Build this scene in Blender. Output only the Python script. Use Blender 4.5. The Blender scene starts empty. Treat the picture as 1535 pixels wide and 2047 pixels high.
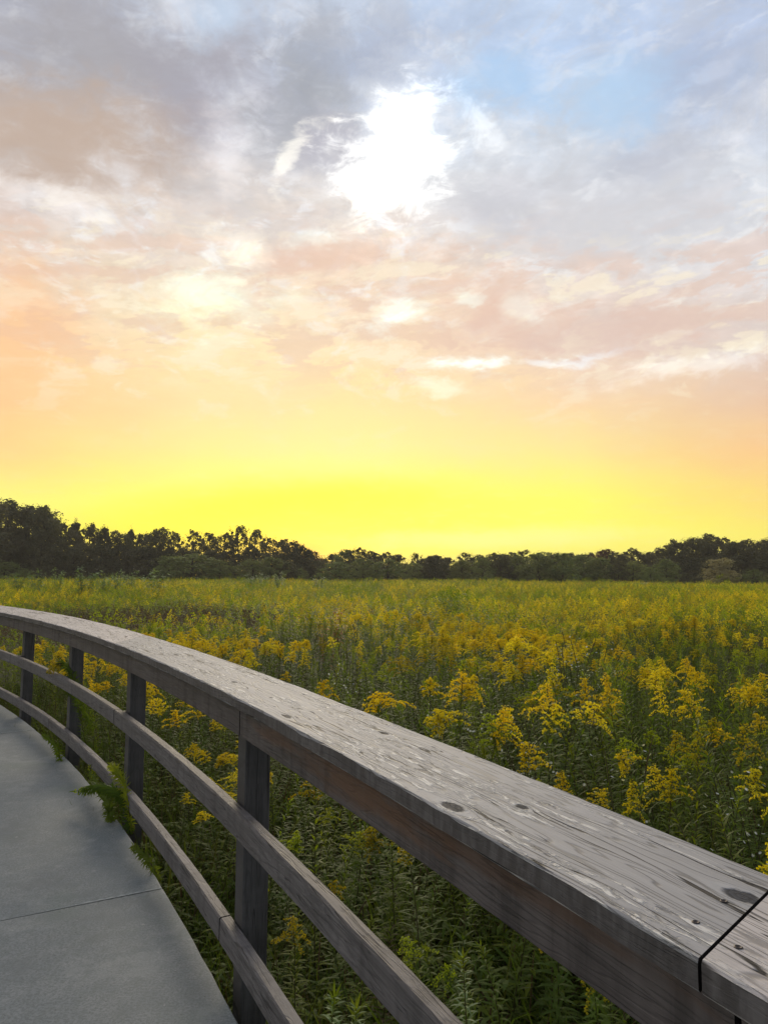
import bpy, math, random
import numpy as np
from mathutils import Vector, Matrix, noise as mnoise

# ------------------------------------------------------------------ scene, camera
scn = bpy.context.scene
col = scn.collection
R_ = math.radians
FPX, CX, CY, HOR, EYE = 1478.0, 767.5, 1023.5, 1149.0, 1.5
PITCH, ROLL = math.atan((HOR-CY)/FPX), R_(0.3)
cr, sr, cp, sp = math.cos(ROLL), math.sin(ROLL), math.cos(PITCH), math.sin(PITCH)

def ray(x, y):
    a = (x-CX)/FPX; b = -(y-CY)/FPX
    dx = cr*a-sr*b; dz = sr*a+cr*b
    return Vector((dx, cp-dz*sp, sp+dz*cp))
def at_z(x, y, z):
    r = ray(x, y); t = (z-EYE)/r.z
    return Vector((r.x*t, r.y*t, z))
def at_d(x, y, d):
    r = ray(x, y); t = d/math.hypot(r.x, r.y)
    return Vector((r.x*t, r.y*t, EYE+r.z*t))
def proj(p):
    X = Vector((cr, -sr*sp, sr*cp)); Y = Vector((-sr, -cr*sp, cr*cp)); F = Vector((0, cp, sp))
    q = Vector(p)-Vector((0, 0, EYE)); d = q.dot(F)
    if d < .05: return None
    return CX+FPX*q.dot(X)/d, CY-FPX*q.dot(Y)/d

cam = bpy.data.cameras.new('camera'); cam_o = bpy.data.objects.new('camera', cam); col.objects.link(cam_o)
cam_o.matrix_world = Matrix(((cr, -sr, 0, 0), (-sr*sp, -cr*sp, -cp, 0), (sr*cp, cr*cp, -sp, EYE), (0, 0, 0, 1)))
cam.sensor_fit = 'VERTICAL'; cam.sensor_height = 36; cam.lens = 36*FPX/2047
cam.clip_start = .05; cam.clip_end = 3000
scn.camera = cam_o
scn.view_settings.view_transform = 'Standard'; scn.view_settings.look = 'None'
scn.view_settings.gamma = 1; scn.view_settings.exposure = 0
scn.view_settings.use_curve_mapping = False

# ------------------------------------------------------------------ node helpers
class NT:
    def __init__(s, tree): s.t = tree; s.n = tree.nodes; s.l = tree.links
    def new(s, typ, **kw):
        n = s.n.new(typ)
        for k, v in kw.items(): setattr(n, k, v)
        return n
    def put(s, sock, v):
        if isinstance(v, bpy.types.NodeSocket): s.l.new(v, sock)
        else: sock.default_value = v
    def m(s, op, a, b=0.0, c=0.0, clamp=False):
        n = s.new('ShaderNodeMath', operation=op, use_clamp=clamp)
        s.put(n.inputs[0], a); s.put(n.inputs[1], b)
        if op in ('MULTIPLY_ADD', 'SMOOTH_MIN', 'WRAP'): s.put(n.inputs[2], c)
        return n.outputs[0]
    def v(s, op, a, b=(0, 0, 0)):
        n = s.new('ShaderNodeVectorMath', operation=op); s.put(n.inputs[0], a)
        if op == 'SCALE': s.put(n.inputs['Scale'], b)
        else: s.put(n.inputs[1], b)
        return n.outputs['Value'] if op in ('LENGTH', 'DISTANCE', 'DOT_PRODUCT') else n.outputs[0]
    def comb(s, x, y, z=0.0):
        n = s.new('ShaderNodeCombineXYZ'); s.put(n.inputs[0], x); s.put(n.inputs[1], y); s.put(n.inputs[2], z); return n.outputs[0]
    def sep(s, v):
        n = s.new('ShaderNodeSeparateXYZ'); s.put(n.inputs[0], v); return n.outputs
    def noise(s, vec, scale=1.0, detail=4.0, rough=.55, dist=0.0, color=False):
        n = s.new('ShaderNodeTexNoise'); s.put(n.inputs['Vector'], vec); n.inputs['Scale'].default_value = scale
        n.inputs['Detail'].default_value = detail; n.inputs['Roughness'].default_value = rough; n.inputs['Distortion'].default_value = dist
        return n.outputs['Color'] if color else n.outputs['Fac']
    def mr(s, val, a, b, c=0.0, d=1.0, smooth=True):
        n = s.new('ShaderNodeMapRange'); n.interpolation_type = 'SMOOTHSTEP' if smooth else 'LINEAR'
        s.put(n.inputs[0], val)
        for i, k in enumerate((a, b, c, d)): s.put(n.inputs[i+1], k)
        return n.outputs[0]
    def mix(s, f, a, b, mode='MIX'):
        n = s.new('ShaderNodeMix', data_type='RGBA', blend_type=mode); s.put(n.inputs[0], f)
        s.put(n.inputs[6], a if isinstance(a, bpy.types.NodeSocket) else (*a, 1)); s.put(n.inputs[7], b if isinstance(b, bpy.types.NodeSocket) else (*b, 1))
        return n.outputs[2]
    def ramp(s, f, stops):
        n = s.new('ShaderNodeValToRGB'); cr_ = n.color_ramp; s.put(n.inputs[0], f)
        for i, (p, c) in enumerate(stops):
            e = cr_.elements[i] if i < 2 else cr_.elements.new(p)
            e.position = p; e.color = (*c, 1)
        return n.outputs[0]
def lin(c):
    return tuple((v/255/12.92 if v/255 <= .04045 else ((v/255+.055)/1.055)**2.4) for v in c)

# ------------------------------------------------------------------ world: evening sky
world = bpy.data.worlds.new('World'); scn.world = world; world.use_nodes = True
w = NT(world.node_tree); w.n.clear()
tc = w.new('ShaderNodeTexCoord').outputs['Generated']
dx, dy, dz = w.sep(tc)[:3]
DEG = 180/math.pi
az0 = w.m('MULTIPLY', w.m('ARCTAN2', dx, dy), DEG)
el0 = w.m('MULTIPLY', w.m('ARCSINE', dz), DEG)
warpv = w.comb(w.m('MULTIPLY', az0, .10), w.m('MULTIPLY', el0, .17), 0.0)
wn = w.noise(warpv, 1.0, 6, .62, 0.3, color=True)
wr, wg = w.sep(w.v('SUBTRACT', wn, (.5, .5, .5)))[:2]
az = w.m('MULTIPLY_ADD', wr, 9.0, az0); el = w.m('MULTIPLY_ADD', wg, 6.0, el0)
elb = w.m('MULTIPLY_ADD', wg, w.mr(el0, 5, 25, 1.5, 9), el0)      # calmer near the horizon
YS = (0, 100, 200, 300, 400, 500, 600, 700, 800, 900, 1000, 1060, 1130)
COLS = {
 0: [(184,188,204),(178,180,192),(188,182,184),(202,188,180),(222,212,208),(234,212,194),(252,214,176),(255,212,158),(255,206,148),(255,214,140),(255,248,120),(255,238,90),(255,225,80)],
 384: [(200,212,230),(192,196,210),(190,188,198),(208,202,202),(234,220,210),(248,228,206),(255,236,194),(255,232,182),(255,226,166),(255,236,148),(255,255,90),(255,248,45),(255,225,60)],
 767: [(194,212,238),(190,202,224),(204,214,232),(220,224,232),(228,224,222),(238,216,200),(248,222,196),(255,228,186),(255,228,166),(255,240,150),(255,255,75),(255,255,70),(255,246,80)],
 1150: [(196,213,238),(190,210,240),(196,217,243),(212,219,230),(220,221,227),(230,220,214),(238,216,202),(242,216,196),(253,218,170),(255,232,148),(255,252,100),(255,253,95),(255,244,95)],
 1535: [(188,202,228),(190,202,224),(196,206,226),(212,219,231),(221,225,233),(228,226,228),(226,214,209),(222,208,202),(236,198,166),(252,202,142),(255,218,118),(255,238,100),(255,238,90)]}
def px_el(x, y): r = ray(x, y); return math.degrees(math.asin(r.z/r.length))
def px_az(x, y): r = ray(x, y); return math.degrees(math.atan2(r.x, r.y))
elf = w.m('DIVIDE', w.m('ADD', elb, 2.0), 45.0, clamp=True)
base = None; prevaz = None
for x in (0, 384, 767, 1150, 1535):
    st = sorted(((px_el(x, y)+2)/45, lin(c)) for y, c in zip(YS, COLS[x]))
    rc = w.ramp(elf, st); a_ = px_az(x, 800)
    base = rc if base is None else w.mix(w.mr(az, prevaz, a_, smooth=False), base, rc)
    prevaz = a_
# cloud texture in a flat layer seen in perspective
pv = w.v('MULTIPLY', tc, (1, 1, 0))
pl = w.v('DIVIDE', pv, w.comb(*(w.m('ADD', w.m('MAXIMUM', dz, 0.0), .16),)*3))
c1 = w.noise(w.v('MULTIPLY', pl, (1.0, .75, 1)), 2.3, 8, .62, .5)
c2 = w.noise(w.v('ADD', pl, (7.3, 2.1, 0)), 6.5, 7, .66, .4)
hi = w.mr(el0, 11, 27)
dark = w.m('MULTIPLY', w.mr(c1, .50, .68), w.m('MULTIPLY', hi, .30))
base = w.mix(dark, base, w.mix(hi, (.80, .62, .50), (.60, .59, .61)))
lite = w.m('MULTIPLY', w.mr(c2, .50, .72), w.mr(el0, 8, 24, .10, .50))
base = w.mix(lite, base, w.mix(hi, (1.0, .82, .50), (.86, .86, .90)))
c3 = w.noise(w.v('ADD', pl, (1.3, 9.1, 0)), 14, 6, .6, .3)
base = w.mix(1.0, base, w.mix(w.mr(el0, 10, 24), (1, 1, 1), w.comb(*(w.mr(c3, .3, .7, .88, 1.10, False),)*3)), 'MULTIPLY')
pl2 = w.v('ADD', w.v('MULTIPLY', w.comb(w.m('ADD', az0, w.m('MULTIPLY', el0, .5)), w.m('SUBTRACT', el0, w.m('MULTIPLY', az0, .15)), 0.0), (.10, .16, 0)), (3.1, 8.2, 0))
c4 = w.noise(pl2, 1.0, 9, .64, .7)
base = w.mix(w.m('MULTIPLY', w.mr(c4, .50, .60), w.m('MULTIPLY', w.mr(el0, 15, 28), .36)), base, (.60, .60, .63))
base = w.mix(w.m('MULTIPLY', w.mr(c4, .46, .34), w.m('MULTIPLY', w.mr(el0, 12, 26), .40)), base, (.86, .90, .96))
c5 = w.noise(w.v('ADD', w.v('MULTIPLY', pl2, (2.6, 3.4, 1)), (11, 2, 5)), 1.0, 8, .62, .5)
base = w.mix(w.m('MULTIPLY', w.mr(c5, .52, .64), w.m('MULTIPLY', w.mr(el0, 8, 17), w.mr(el0, 32, 24, .25, .62))), base, w.mix(hi, (1.0, .86, .62), (.93, .94, .97)))
c6 = w.noise(w.v('ADD', w.v('MULTIPLY', pl2, (1.7, 3.0, 1)), (4, 12, 9)), 1.0, 9, .60, .25)
band = w.m('MULTIPLY', w.mr(el0, 13, 17), w.mr(el0, 28, 22))
base = w.mix(w.m('MULTIPLY', w.mr(c6, .50, .57), w.m('MULTIPLY', band, .50)), base, lin((230, 196, 176)))
base = w.mix(w.m('MULTIPLY', w.mr(c6, .46, .40), w.m('MULTIPLY', band, .55)), base, lin((255, 242, 214)))
FR = w.noise(w.v('ADD', w.v('MULTIPLY', pl2, (3.2, 4.4, 1)), (2, 7, 1)), 1.0, 9, .66, .6)
def blob(cur, x, y, rx, ry, colr, amt, rot=0, add=False, edge=(1.0, .25), src=None, rag=1.5):
    a0, e0 = px_az(x, y), px_el(x, y); k = math.degrees(1/FPX)*math.cos(R_(e0))**.5
    A, E_ = src or (az, el)
    ua = w.m('MULTIPLY', w.m('SUBTRACT', A, a0), math.cos(R_(e0))); ue = w.m('SUBTRACT', E_, e0)
    if rot:
        c_, s_ = math.cos(R_(rot)), math.sin(R_(rot))
        ua, ue = w.m('MULTIPLY_ADD', ue, s_, w.m('MULTIPLY', ua, c_)), w.m('MULTIPLY_ADD', ue, c_, w.m('MULTIPLY', ua, -s_))
    d = w.v('LENGTH', w.comb(w.m('DIVIDE', ua, rx*k), w.m('DIVIDE', ue, ry*k)))
    d = w.m('ADD', d, w.m('MULTIPLY', w.m('SUBTRACT', FR, .5), rag))
    f = w.m('MULTIPLY', w.mr(d, edge[0], edge[1]), amt)
    if add:
        return w.mix(1.0, cur, w.mix(f, (0, 0, 0), colr), 'ADD')
    return w.mix(f, cur, colr)
g = lambda *c: lin(c)
for b in ((230,130,330,150,g(168,165,170),.88,12),(110,280,330,110,g(196,174,158),.88,10),(400,180,140,110,g(168,165,178),.5,0),
          (620,180,95,190,g(160,163,172),.9,-25),(750,110,130,85,g(168,176,196),.75,0),(640,290,60,90,g(170,168,182),.8,-15),
          (1300,320,130,70,g(188,192,206),.7,0),(1380,130,150,90,g(172,182,206),.65,0),(970,400,200,70,g(202,202,210),.7,-10),
          (1250,430,300,90,g(211,211,216),.8,5),(980,640,150,65,g(232,198,180),.75,0),(1230,660,260,55,g(224,196,184),.75,-4),
          (640,520,160,45,g(236,200,178),.6,-5),(1010,180,130,90,g(176,208,242),.8,0),(1240,190,140,80,g(182,212,242),.75,10),
          (430,40,50,60,g(200,218,240),.7,-30),(40,640,130,150,g(255,196,140),.45,0)):
    base = blob(base, *b[:6], b[6], edge=(1.2, .0))
for b in ((775,318,108,112,(1.1,1.1,1.0),1,-14),(775,310,190,200,(.16,.16,.14),1,0),(845,215,75,34,(.6,.6,.6),.9,15),(585,320,24,80,(.45,.42,.32),1,-30),
          (455,590,120,70,(.08,.22,.22),.9,0),(790,632,70,28,(.1,.3,.35),.9,-8),(955,712,75,22,(.12,.35,.45),1,4),(1130,708,120,14,(.12,.3,.4),.8,2),
          (1400,735,190,26,(.15,.22,.25),.9,-4),(865,768,65,22,(.05,.2,.25),.9,0),(80,380,140,32,(.25,.28,.30),.9,-8),(975,280,28,50,(.22,.22,.2),.9,35),
          (450,300,60,70,(.25,.25,.25),.8,0),(935,608,35,20,(.1,.25,.25),.9,0),(1060,610,70,22,(.1,.2,.2),.8,-12),(640,485,60,20,(.1,.2,.2),.9,0),
          (470,480,80,40,(.2,.2,.15),.9,0),(1420,120,40,22,(.12,.12,.12),.7,0),(370,20,40,40,(.2,.2,.2),.7,-30)):
    base = blob(base, *b[:4], b[4], b[5], b[6], add=True, edge=(1.25, .15), rag=2.2)
base = blob(base, 560, 1010, 400, 60, lin((255, 255, 30)), .85, 6, edge=(1.2, .0), src=(az0, elb), rag=.5)
base = blob(base, 1000, 1075, 420, 30, lin((255, 253, 160)), .6, 1, edge=(1.1, .1), src=(az0, elb), rag=.7)
base = blob(base, 560, 1100, 260, 70, (.5, .22, .0), 1.0, 0, add=True, edge=(1.2, .0), src=(az0, el0), rag=.3)
base = blob(base, 600, 1098, 110, 34, lin((255, 206, 60)), .75, 0, edge=(1.3, .0), src=(az0, el0), rag=.3)
# the rest of the dome: dull blue-grey overcast away from the sunset
away = w.m('MAXIMUM', w.mr(w.m('ABSOLUTE', az0), 38, 110), w.mr(el0, 42, 75))
grey = w.mix(w.mr(c1, .35, .65), (.35, .40, .49), (.48, .51, .56))
base = w.mix(away, base, grey)
base = w.mix(w.mr(el0, -1, -6), base, (.04, .05, .03))
nish = w.new('ShaderNodeTexSky', sky_type='NISHITA', sun_disc=False, sun_elevation=R_(6), sun_rotation=R_(-6))
base = w.mix(.006, base, nish.outputs[0])
bg = w.new('ShaderNodeBackground'); w.l.new(base, bg.inputs[0]); bg.inputs[1].default_value = 1.0
wo = w.new('ShaderNodeOutputWorld'); w.l.new(bg.outputs[0], wo.inputs[0])
world.cycles.sampling_method = 'MANUAL'; world.cycles.sample_map_resolution = 1024

sun = bpy.data.lights.new('sun', 'SUN'); sun.energy = 2.2; sun.angle = R_(26); sun.color = (1.0, .86, .66)
sun_o = bpy.data.objects.new('sun', sun); col.objects.link(sun_o)
sa, se = R_(-3), R_(20)
sdir = Vector((math.sin(sa)*math.cos(se), math.cos(sa)*math.cos(se), math.sin(se)))
sun_o.rotation_euler = sdir.to_track_quat('Z', 'Y').to_euler()

# ------------------------------------------------------------------ object helpers
def tag(o, label=None, cat=None, group=None, kind=None):
    for k, v in (('label', label), ('category', cat), ('group', group), ('kind', kind)):
        if v: o[k] = v
    return o
def link(o, parent=None):
    col.objects.link(o)
    if parent is not None: o.parent = parent
    return o
def empty(name, loc=(0, 0, 0), rz=0):
    o = bpy.data.objects.new(name, None); o.location = loc; o.rotation_euler = (0, 0, rz); o.empty_display_size = .1
    return link(o)
class MB:
    """collects vertices and faces; uv and material index per face"""
    def __init__(s): s.v = []; s.f = []; s.uv = []; s.mi = []
    def vert(s, p): s.v.append(tuple(p)); return len(s.v)-1
    def face(s, idx, uv=None, mi=0):
        s.f.append(tuple(idx)); s.uv.append(uv); s.mi.append(mi)
    def add(s, o, mi=None):
        b = len(s.v); s.v += o.v
        for f, u, m_ in zip(o.f, o.uv, o.mi): s.face([i+b for i in f], u, m_ if mi is None else mi)
    def mesh(s, name, mats, smooth=False):
        me = bpy.data.meshes.new(name); me.from_pydata(s.v, [], s.f)
        for m_ in mats: me.materials.append(m_)
        me.polygons.foreach_set('material_index', s.mi)
        if any(u is not None for u in s.uv):
            lay = me.uv_layers.new(name='UVMap'); buf = []
            for f, u in zip(s.f, s.uv):
                buf += [c for q in (u or [(0, 0)]*len(f)) for c in q]
            lay.data.foreach_set('uv', buf)
        if smooth: me.polygons.foreach_set('use_smooth', [True]*len(s.f))
        me.update(); return me
    def obj(s, name, mat, parent=None, smooth=False):
        o = bpy.data.objects.new(name, s.mesh(name, mat if isinstance(mat, list) else [mat], smooth)); return link(o, parent)
    def tube(s, pts, rad, n=5, mi=0, cap=True):
        pts = [Vector(p) for p in pts]; rings = []
        for i, p in enumerate(pts):
            t = (pts[min(i+1, len(pts)-1)]-pts[max(i-1, 0)]).normalized()
            a = t.orthogonal().normalized() if i == 0 else (a-t*a.dot(t)).normalized()
            b = t.cross(a); r = rad[i] if hasattr(rad, '__len__') else rad
            rings.append([s.vert(p+(a*math.cos(2*math.pi*k/n)+b*math.sin(2*math.pi*k/n))*r) for k in range(n)])
        for i in range(len(rings)-1):
            for k in range(n): s.face((rings[i][k], rings[i][(k+1) % n], rings[i+1][(k+1) % n], rings[i+1][k]), mi=mi)
        if cap: s.face(rings[-1], mi=mi); s.face(rings[0][::-1], mi=mi)

def material(name): 
    m = bpy.data.materials.new(name); m.use_nodes = True; t = NT(m.node_tree); t.n.clear()
    out = t.new('ShaderNodeOutputMaterial'); p = t.new('ShaderNodeBsdfPrincipled'); t.l.new(p.outputs[0], out.inputs[0])
    return m, t, p, out

# ------------------------------------------------------------------ materials
def wood(name, c_lo, c_hi, c_white, knots=(), flake=.5, face=False, spec=.35, patch=None, crack=1.0, ringw=.25, blotw=.5, streak=0.0, con=(.28, .68)):
    m, t, p, out = material(name)
    uv = t.new('ShaderNodeUVMap').outputs[0]
    rnd = t.new('ShaderNodeObjectInfo').outputs['Random']
    u, v = t.sep(uv)[:2]
    v0 = v; kn = None; vk = v
    for (ku, kv, su, sv) in knots:
        du = t.m('DIVIDE', t.m('SUBTRACT', u, ku), su); dv = t.m('DIVIDE', t.m('SUBTRACT', v0, kv), sv)
        d = t.v('LENGTH', t.comb(du, dv)); d = t.m('ADD', d, t.m('MULTIPLY', t.m('SUBTRACT', t.noise(t.comb(t.m('MULTIPLY', u, 40), t.m('MULTIPLY', v0, 90), ku), 1.0, 3, .6), .5), .9)); ww = t.m('EXPONENT', t.m('MULTIPLY', t.m('MULTIPLY', d, d), -.35))
        # grain flows round the knot
        vk = t.m('ADD', vk, t.m('MULTIPLY', ww, t.m('MULTIPLY', t.m('TANH', t.m('MULTIPLY', dv, 2.0)), -sv*1.5)))
        k1 = t.mr(d, 1.15, .75); kn = (k1, d, ww) if kn is None else (t.m('MAXIMUM', kn[0], k1), t.m('MINIMUM', kn[1], d), t.m('MAXIMUM', kn[2], ww))
    off = t.m('MULTIPLY', rnd, 37.0) if not knots else 3.0
    def gv(su, sv, z=0.0): return t.comb(t.m('MULTIPLY', u, su), t.m('MULTIPLY', vk, sv), t.m('ADD', off, z))
    n1 = t.noise(gv(.9, 9), 1.0, 3, .5, .0)
    rings = t.m('FRACT', t.m('MULTIPLY', n1, 19.0))
    ring = t.mr(t.m('ABSOLUTE', t.m('SUBTRACT', rings, .5)), .02, .16)
    fine = t.noise(gv(6, 260, 3), 1.0, 5, .65)
    mid_ = t.noise(gv(2.2, 34, 5), 1.0, 5, .6, .2)
    blot = t.noise(gv(3.0, 8, 9), 1.0, 4, .55)
    cn = t.noise(gv(.8, 15, 11), 1.0, 3, .5)
    cfr = t.m('ABSOLUTE', t.m('SUBTRACT', t.m('FRACT', t.m('MULTIPLY', cn, 11.0)), .5))
    gate = t.mr(t.noise(gv(1.8, 14, 17), 1.0, 2, .5), .47, .56)
    cracks = t.m('MULTIPLY', t.mr(cfr, .07, .02), gate); cracks = t.m('MULTIPLY', cracks, crack)
    cn2 = t.noise(gv(.45, 8, 61), 1.0, 4, .5); cf2 = t.m('ABSOLUTE', t.m('SUBTRACT', t.m('FRACT', t.m('MULTIPLY', cn2, 4.0)), .5))
    g2 = t.mr(t.noise(gv(1.1, 7, 63), 1.0, 2, .5), .50, .60); cracks = t.m('MAXIMUM', cracks, t.m('MULTIPLY', t.m('MULTIPLY', t.mr(cf2, .045, .02), g2), crack))
    tone = t.m('ADD', t.m('MULTIPLY', fine, .35), t.m('ADD', t.m('MULTIPLY', mid_, .65-ringw), t.m('MULTIPLY', ring, ringw)))
    c = t.mix(t.mr(tone, *con), c_lo, c_hi)
    if streak:
        sk = t.noise(gv(16, 2.0, 41), 1.0, 4, .6); c = t.mix(t.m('MULTIPLY', t.mr(sk, .46, .68), streak), c, tuple(x*.45 for x in c_lo))
        sk2 = t.noise(gv(9, 1.0, 47), 1.0, 3, .6); c = t.mix(t.m('MULTIPLY', t.mr(sk2, .52, .7), streak*.6), c, tuple(x*1.35 for x in c_hi))
    c = t.mix(t.mr(blot, .45, .75, 0, blotw), c, tuple(x*.62 for x in c_hi))
    fl = t.noise(gv(11, 70, 21), 1.0, 4, .7, .6); flm = t.noise(gv(1.7, 9, 23), 1.0, 2, .5)
    flk = t.m('MULTIPLY', t.m('MULTIPLY', t.mr(fl, .50, .60), t.mr(flm, .42, .56)), flake)
    c = t.mix(t.m('MULTIPLY', flk, .85), c, c_white)
    flk2 = t.m('MULTIPLY', t.mr(t.noise(gv(10, 55, 31), 1.0, 3, .7, .8), .60, .66), t.m('MULTIPLY', t.mr(flm, .50, .60), flake))
    c = t.mix(t.m('MULTIPLY', flk2, .7), c, tuple(x*.35 for x in c_lo))
    if patch:   # unweathered orange-brown stain
        for (pu, pv_, ru, rv, amt) in patch:
            d = t.v('LENGTH', t.comb(t.m('DIVIDE', t.m('SUBTRACT', u, pu), ru), t.m('DIVIDE', t.m('SUBTRACT', v, pv_), rv)))
            d = t.m('ADD', d, t.m('MULTIPLY', t.m('SUBTRACT', t.noise(gv(7, 30, 2), 1.0, 4, .6), .5), 1.6))
            c = t.mix(t.m('MULTIPLY', t.mr(d, 1.1, .3), amt), c, t.mix(tone, (.07, .036, .022), (.26, .14, .078)))
    c = t.mix(cracks, c, (.012, .010, .009))
    h = t.m('ADD', t.m('MULTIPLY', fine, .25), t.m('ADD', t.m('MULTIPLY', mid_, .5), t.m('MULTIPLY', ring, .25)))
    h = t.m('SUBTRACT', h, t.m('MULTIPLY', cracks, 1.2)); h = t.m('ADD', h, t.m('MULTIPLY', flk, .7)); h = t.m('SUBTRACT', h, t.m('MULTIPLY', flk2, .7))
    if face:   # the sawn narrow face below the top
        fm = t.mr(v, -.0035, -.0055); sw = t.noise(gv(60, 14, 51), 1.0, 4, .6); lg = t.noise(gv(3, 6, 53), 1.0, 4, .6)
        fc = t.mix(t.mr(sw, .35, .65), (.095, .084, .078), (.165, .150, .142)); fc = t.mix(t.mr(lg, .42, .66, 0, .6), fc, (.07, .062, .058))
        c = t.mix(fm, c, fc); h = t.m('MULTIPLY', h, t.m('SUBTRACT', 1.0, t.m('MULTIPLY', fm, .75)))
    if kn:
        krs = t.m('FRACT', t.m('MULTIPLY', kn[1], 3.2))
        c = t.mix(t.m('MULTIPLY', kn[0], .92), c, t.mix(krs, (.018, .018, .020), (.060, .062, .070)))
        halo = t.m('MULTIPLY', t.mr(kn[1], 2.2, 1.3), t.mr(kn[1], .9, 1.3))
        c = t.mix(t.m('MULTIPLY', halo, .16), c, (.42, .44, .46))
        h = t.m('ADD', h, t.m('MULTIPLY', kn[0], -.5))
        t.put(p.inputs['Specular IOR Level'], t.m('MULTIPLY_ADD', kn[0], -.85*spec, spec))
    t.l.new(c, p.inputs['Base Color'])
    t.put(p.inputs['Roughness'], t.mr(tone, .2, .8, .58, .78, False))
    if not kn: p.inputs['Specular IOR Level'].default_value = spec
    b = t.new('ShaderNodeBump'); b.inputs['Strength'].default_value = .85; b.inputs['Distance'].default_value = .004
    t.l.new(h, b.inputs['Height']); t.l.new(b.outputs[0], p.inputs['Normal'])
    return m
KNOTS = ((15.318, .029, .034, .017), (15.265, .152, .018, .010), (15.946, .208, .022, .011), (16.286, .042, .032, .011), (14.823, .197, .030, .018),
         (17.045, .107, .024, .011), (18.131, .144, .03, .010), (18.512, .160, .03, .010), (16.627, .113, .012, .006))
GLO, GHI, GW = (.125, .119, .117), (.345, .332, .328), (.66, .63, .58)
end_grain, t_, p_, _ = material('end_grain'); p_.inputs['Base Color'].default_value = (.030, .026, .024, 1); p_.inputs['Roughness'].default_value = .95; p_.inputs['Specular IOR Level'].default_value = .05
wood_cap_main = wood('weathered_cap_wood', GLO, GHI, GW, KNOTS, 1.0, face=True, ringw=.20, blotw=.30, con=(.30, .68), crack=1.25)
wood_cap = wood('weathered_cap_wood_sheen', (.22, .195, .18), (.52, .47, .44), GW, (), .45, face=True, streak=.15)  # paler than the main cap: sheen of the low sky put into the colour
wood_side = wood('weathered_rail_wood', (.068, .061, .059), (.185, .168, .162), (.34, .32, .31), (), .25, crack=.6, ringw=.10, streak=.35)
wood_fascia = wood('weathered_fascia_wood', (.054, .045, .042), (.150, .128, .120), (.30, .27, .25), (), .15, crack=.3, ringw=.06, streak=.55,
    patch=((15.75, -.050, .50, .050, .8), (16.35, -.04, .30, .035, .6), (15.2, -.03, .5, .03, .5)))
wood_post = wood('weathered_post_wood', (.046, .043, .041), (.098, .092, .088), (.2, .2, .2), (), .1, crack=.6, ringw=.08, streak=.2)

def concrete():
    m, t, p, out = material('brushed_concrete')
    pos = t.new('ShaderNodeNewGeometry').outputs['Position']
    n1 = t.noise(pos, 1.3, 4, .6); n2 = t.noise(pos, 9, 5, .65); n3 = t.noise(pos, 105, 4, .75)
    st = t.noise(t.v('MULTIPLY', pos, (7, 1.6, 1)), 6, 4, .6)
    c = t.mix(t.mr(n1, .25, .75), (.185, .209, .214), (.218, .238, .240))
    c = t.mix(t.mr(n2, .35, .7, 0, .5), c, (.30, .31, .30))
    c = t.mix(t.mr(n3, .42, .60, 0, .75), c, (.125, .140, .142)); c = t.mix(t.mr(st, .48, .70, 0, .45), c, (.15, .17, .16))
    bl = t.noise(t.v('ADD', pos, (2, 8, 1)), 3.4, 6, .65); c = t.mix(t.mr(bl, .52, .64, 0, .50), c, (.15, .165, .165)); c = t.mix(t.mr(bl, .44, .34, 0, .30), c, (.33, .34, .33))
    green = t.mr(t.noise(t.v('ADD', pos, (5, 5, 5)), 1.9, 5, .6), .52, .68, 0, .30); c = t.mix(green, c, (.13, .17, .14))
    pit = t.mr(t.noise(pos, 55, 2, .5), .70, .76); c = t.mix(t.m('MULTIPLY', pit, .6), c, (.05, .055, .055))
    pale = t.mr(t.noise(t.v('ADD', pos, (9, 1, 3)), 30, 2, .5), .72, .77); c = t.mix(t.m('MULTIPLY', pale, .5), c, (.42, .42, .40))
    t.l.new(c, p.inputs['Base Color']); p.inputs['Roughness'].default_value = .72; p.inputs['Specular IOR Level'].default_value = .35
    b = t.new('ShaderNodeBump'); b.inputs['Strength'].default_value = .5; b.inputs['Distance'].default_value = .0025
    t.l.new(t.m('ADD', t.m('ADD', n3, t.m('MULTIPLY', n2, .7)), t.m('MULTIPLY', pit, -.6)), b.inputs['Height']); t.l.new(b.outputs[0], p.inputs['Normal'])
    return m
mat_concrete = concrete()
def soil():
    m, t, p, out = material('meadow_soil')
    pos = t.new('ShaderNodeNewGeometry').outputs['Position']
    n1 = t.noise(pos, .35, 5, .6); n2 = t.noise(pos, 14, 5, .7)
    c = t.mix(t.mr(n1, .35, .65), (.030, .036, .014), (.050, .040, .020)); c = t.mix(t.mr(n2, .4, .7, 0, .7), c, (.065, .062, .026))
    t.l.new(c, p.inputs['Base Color']); p.inputs['Roughness'].default_value = .95
    return m
mat_soil = soil()
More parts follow.
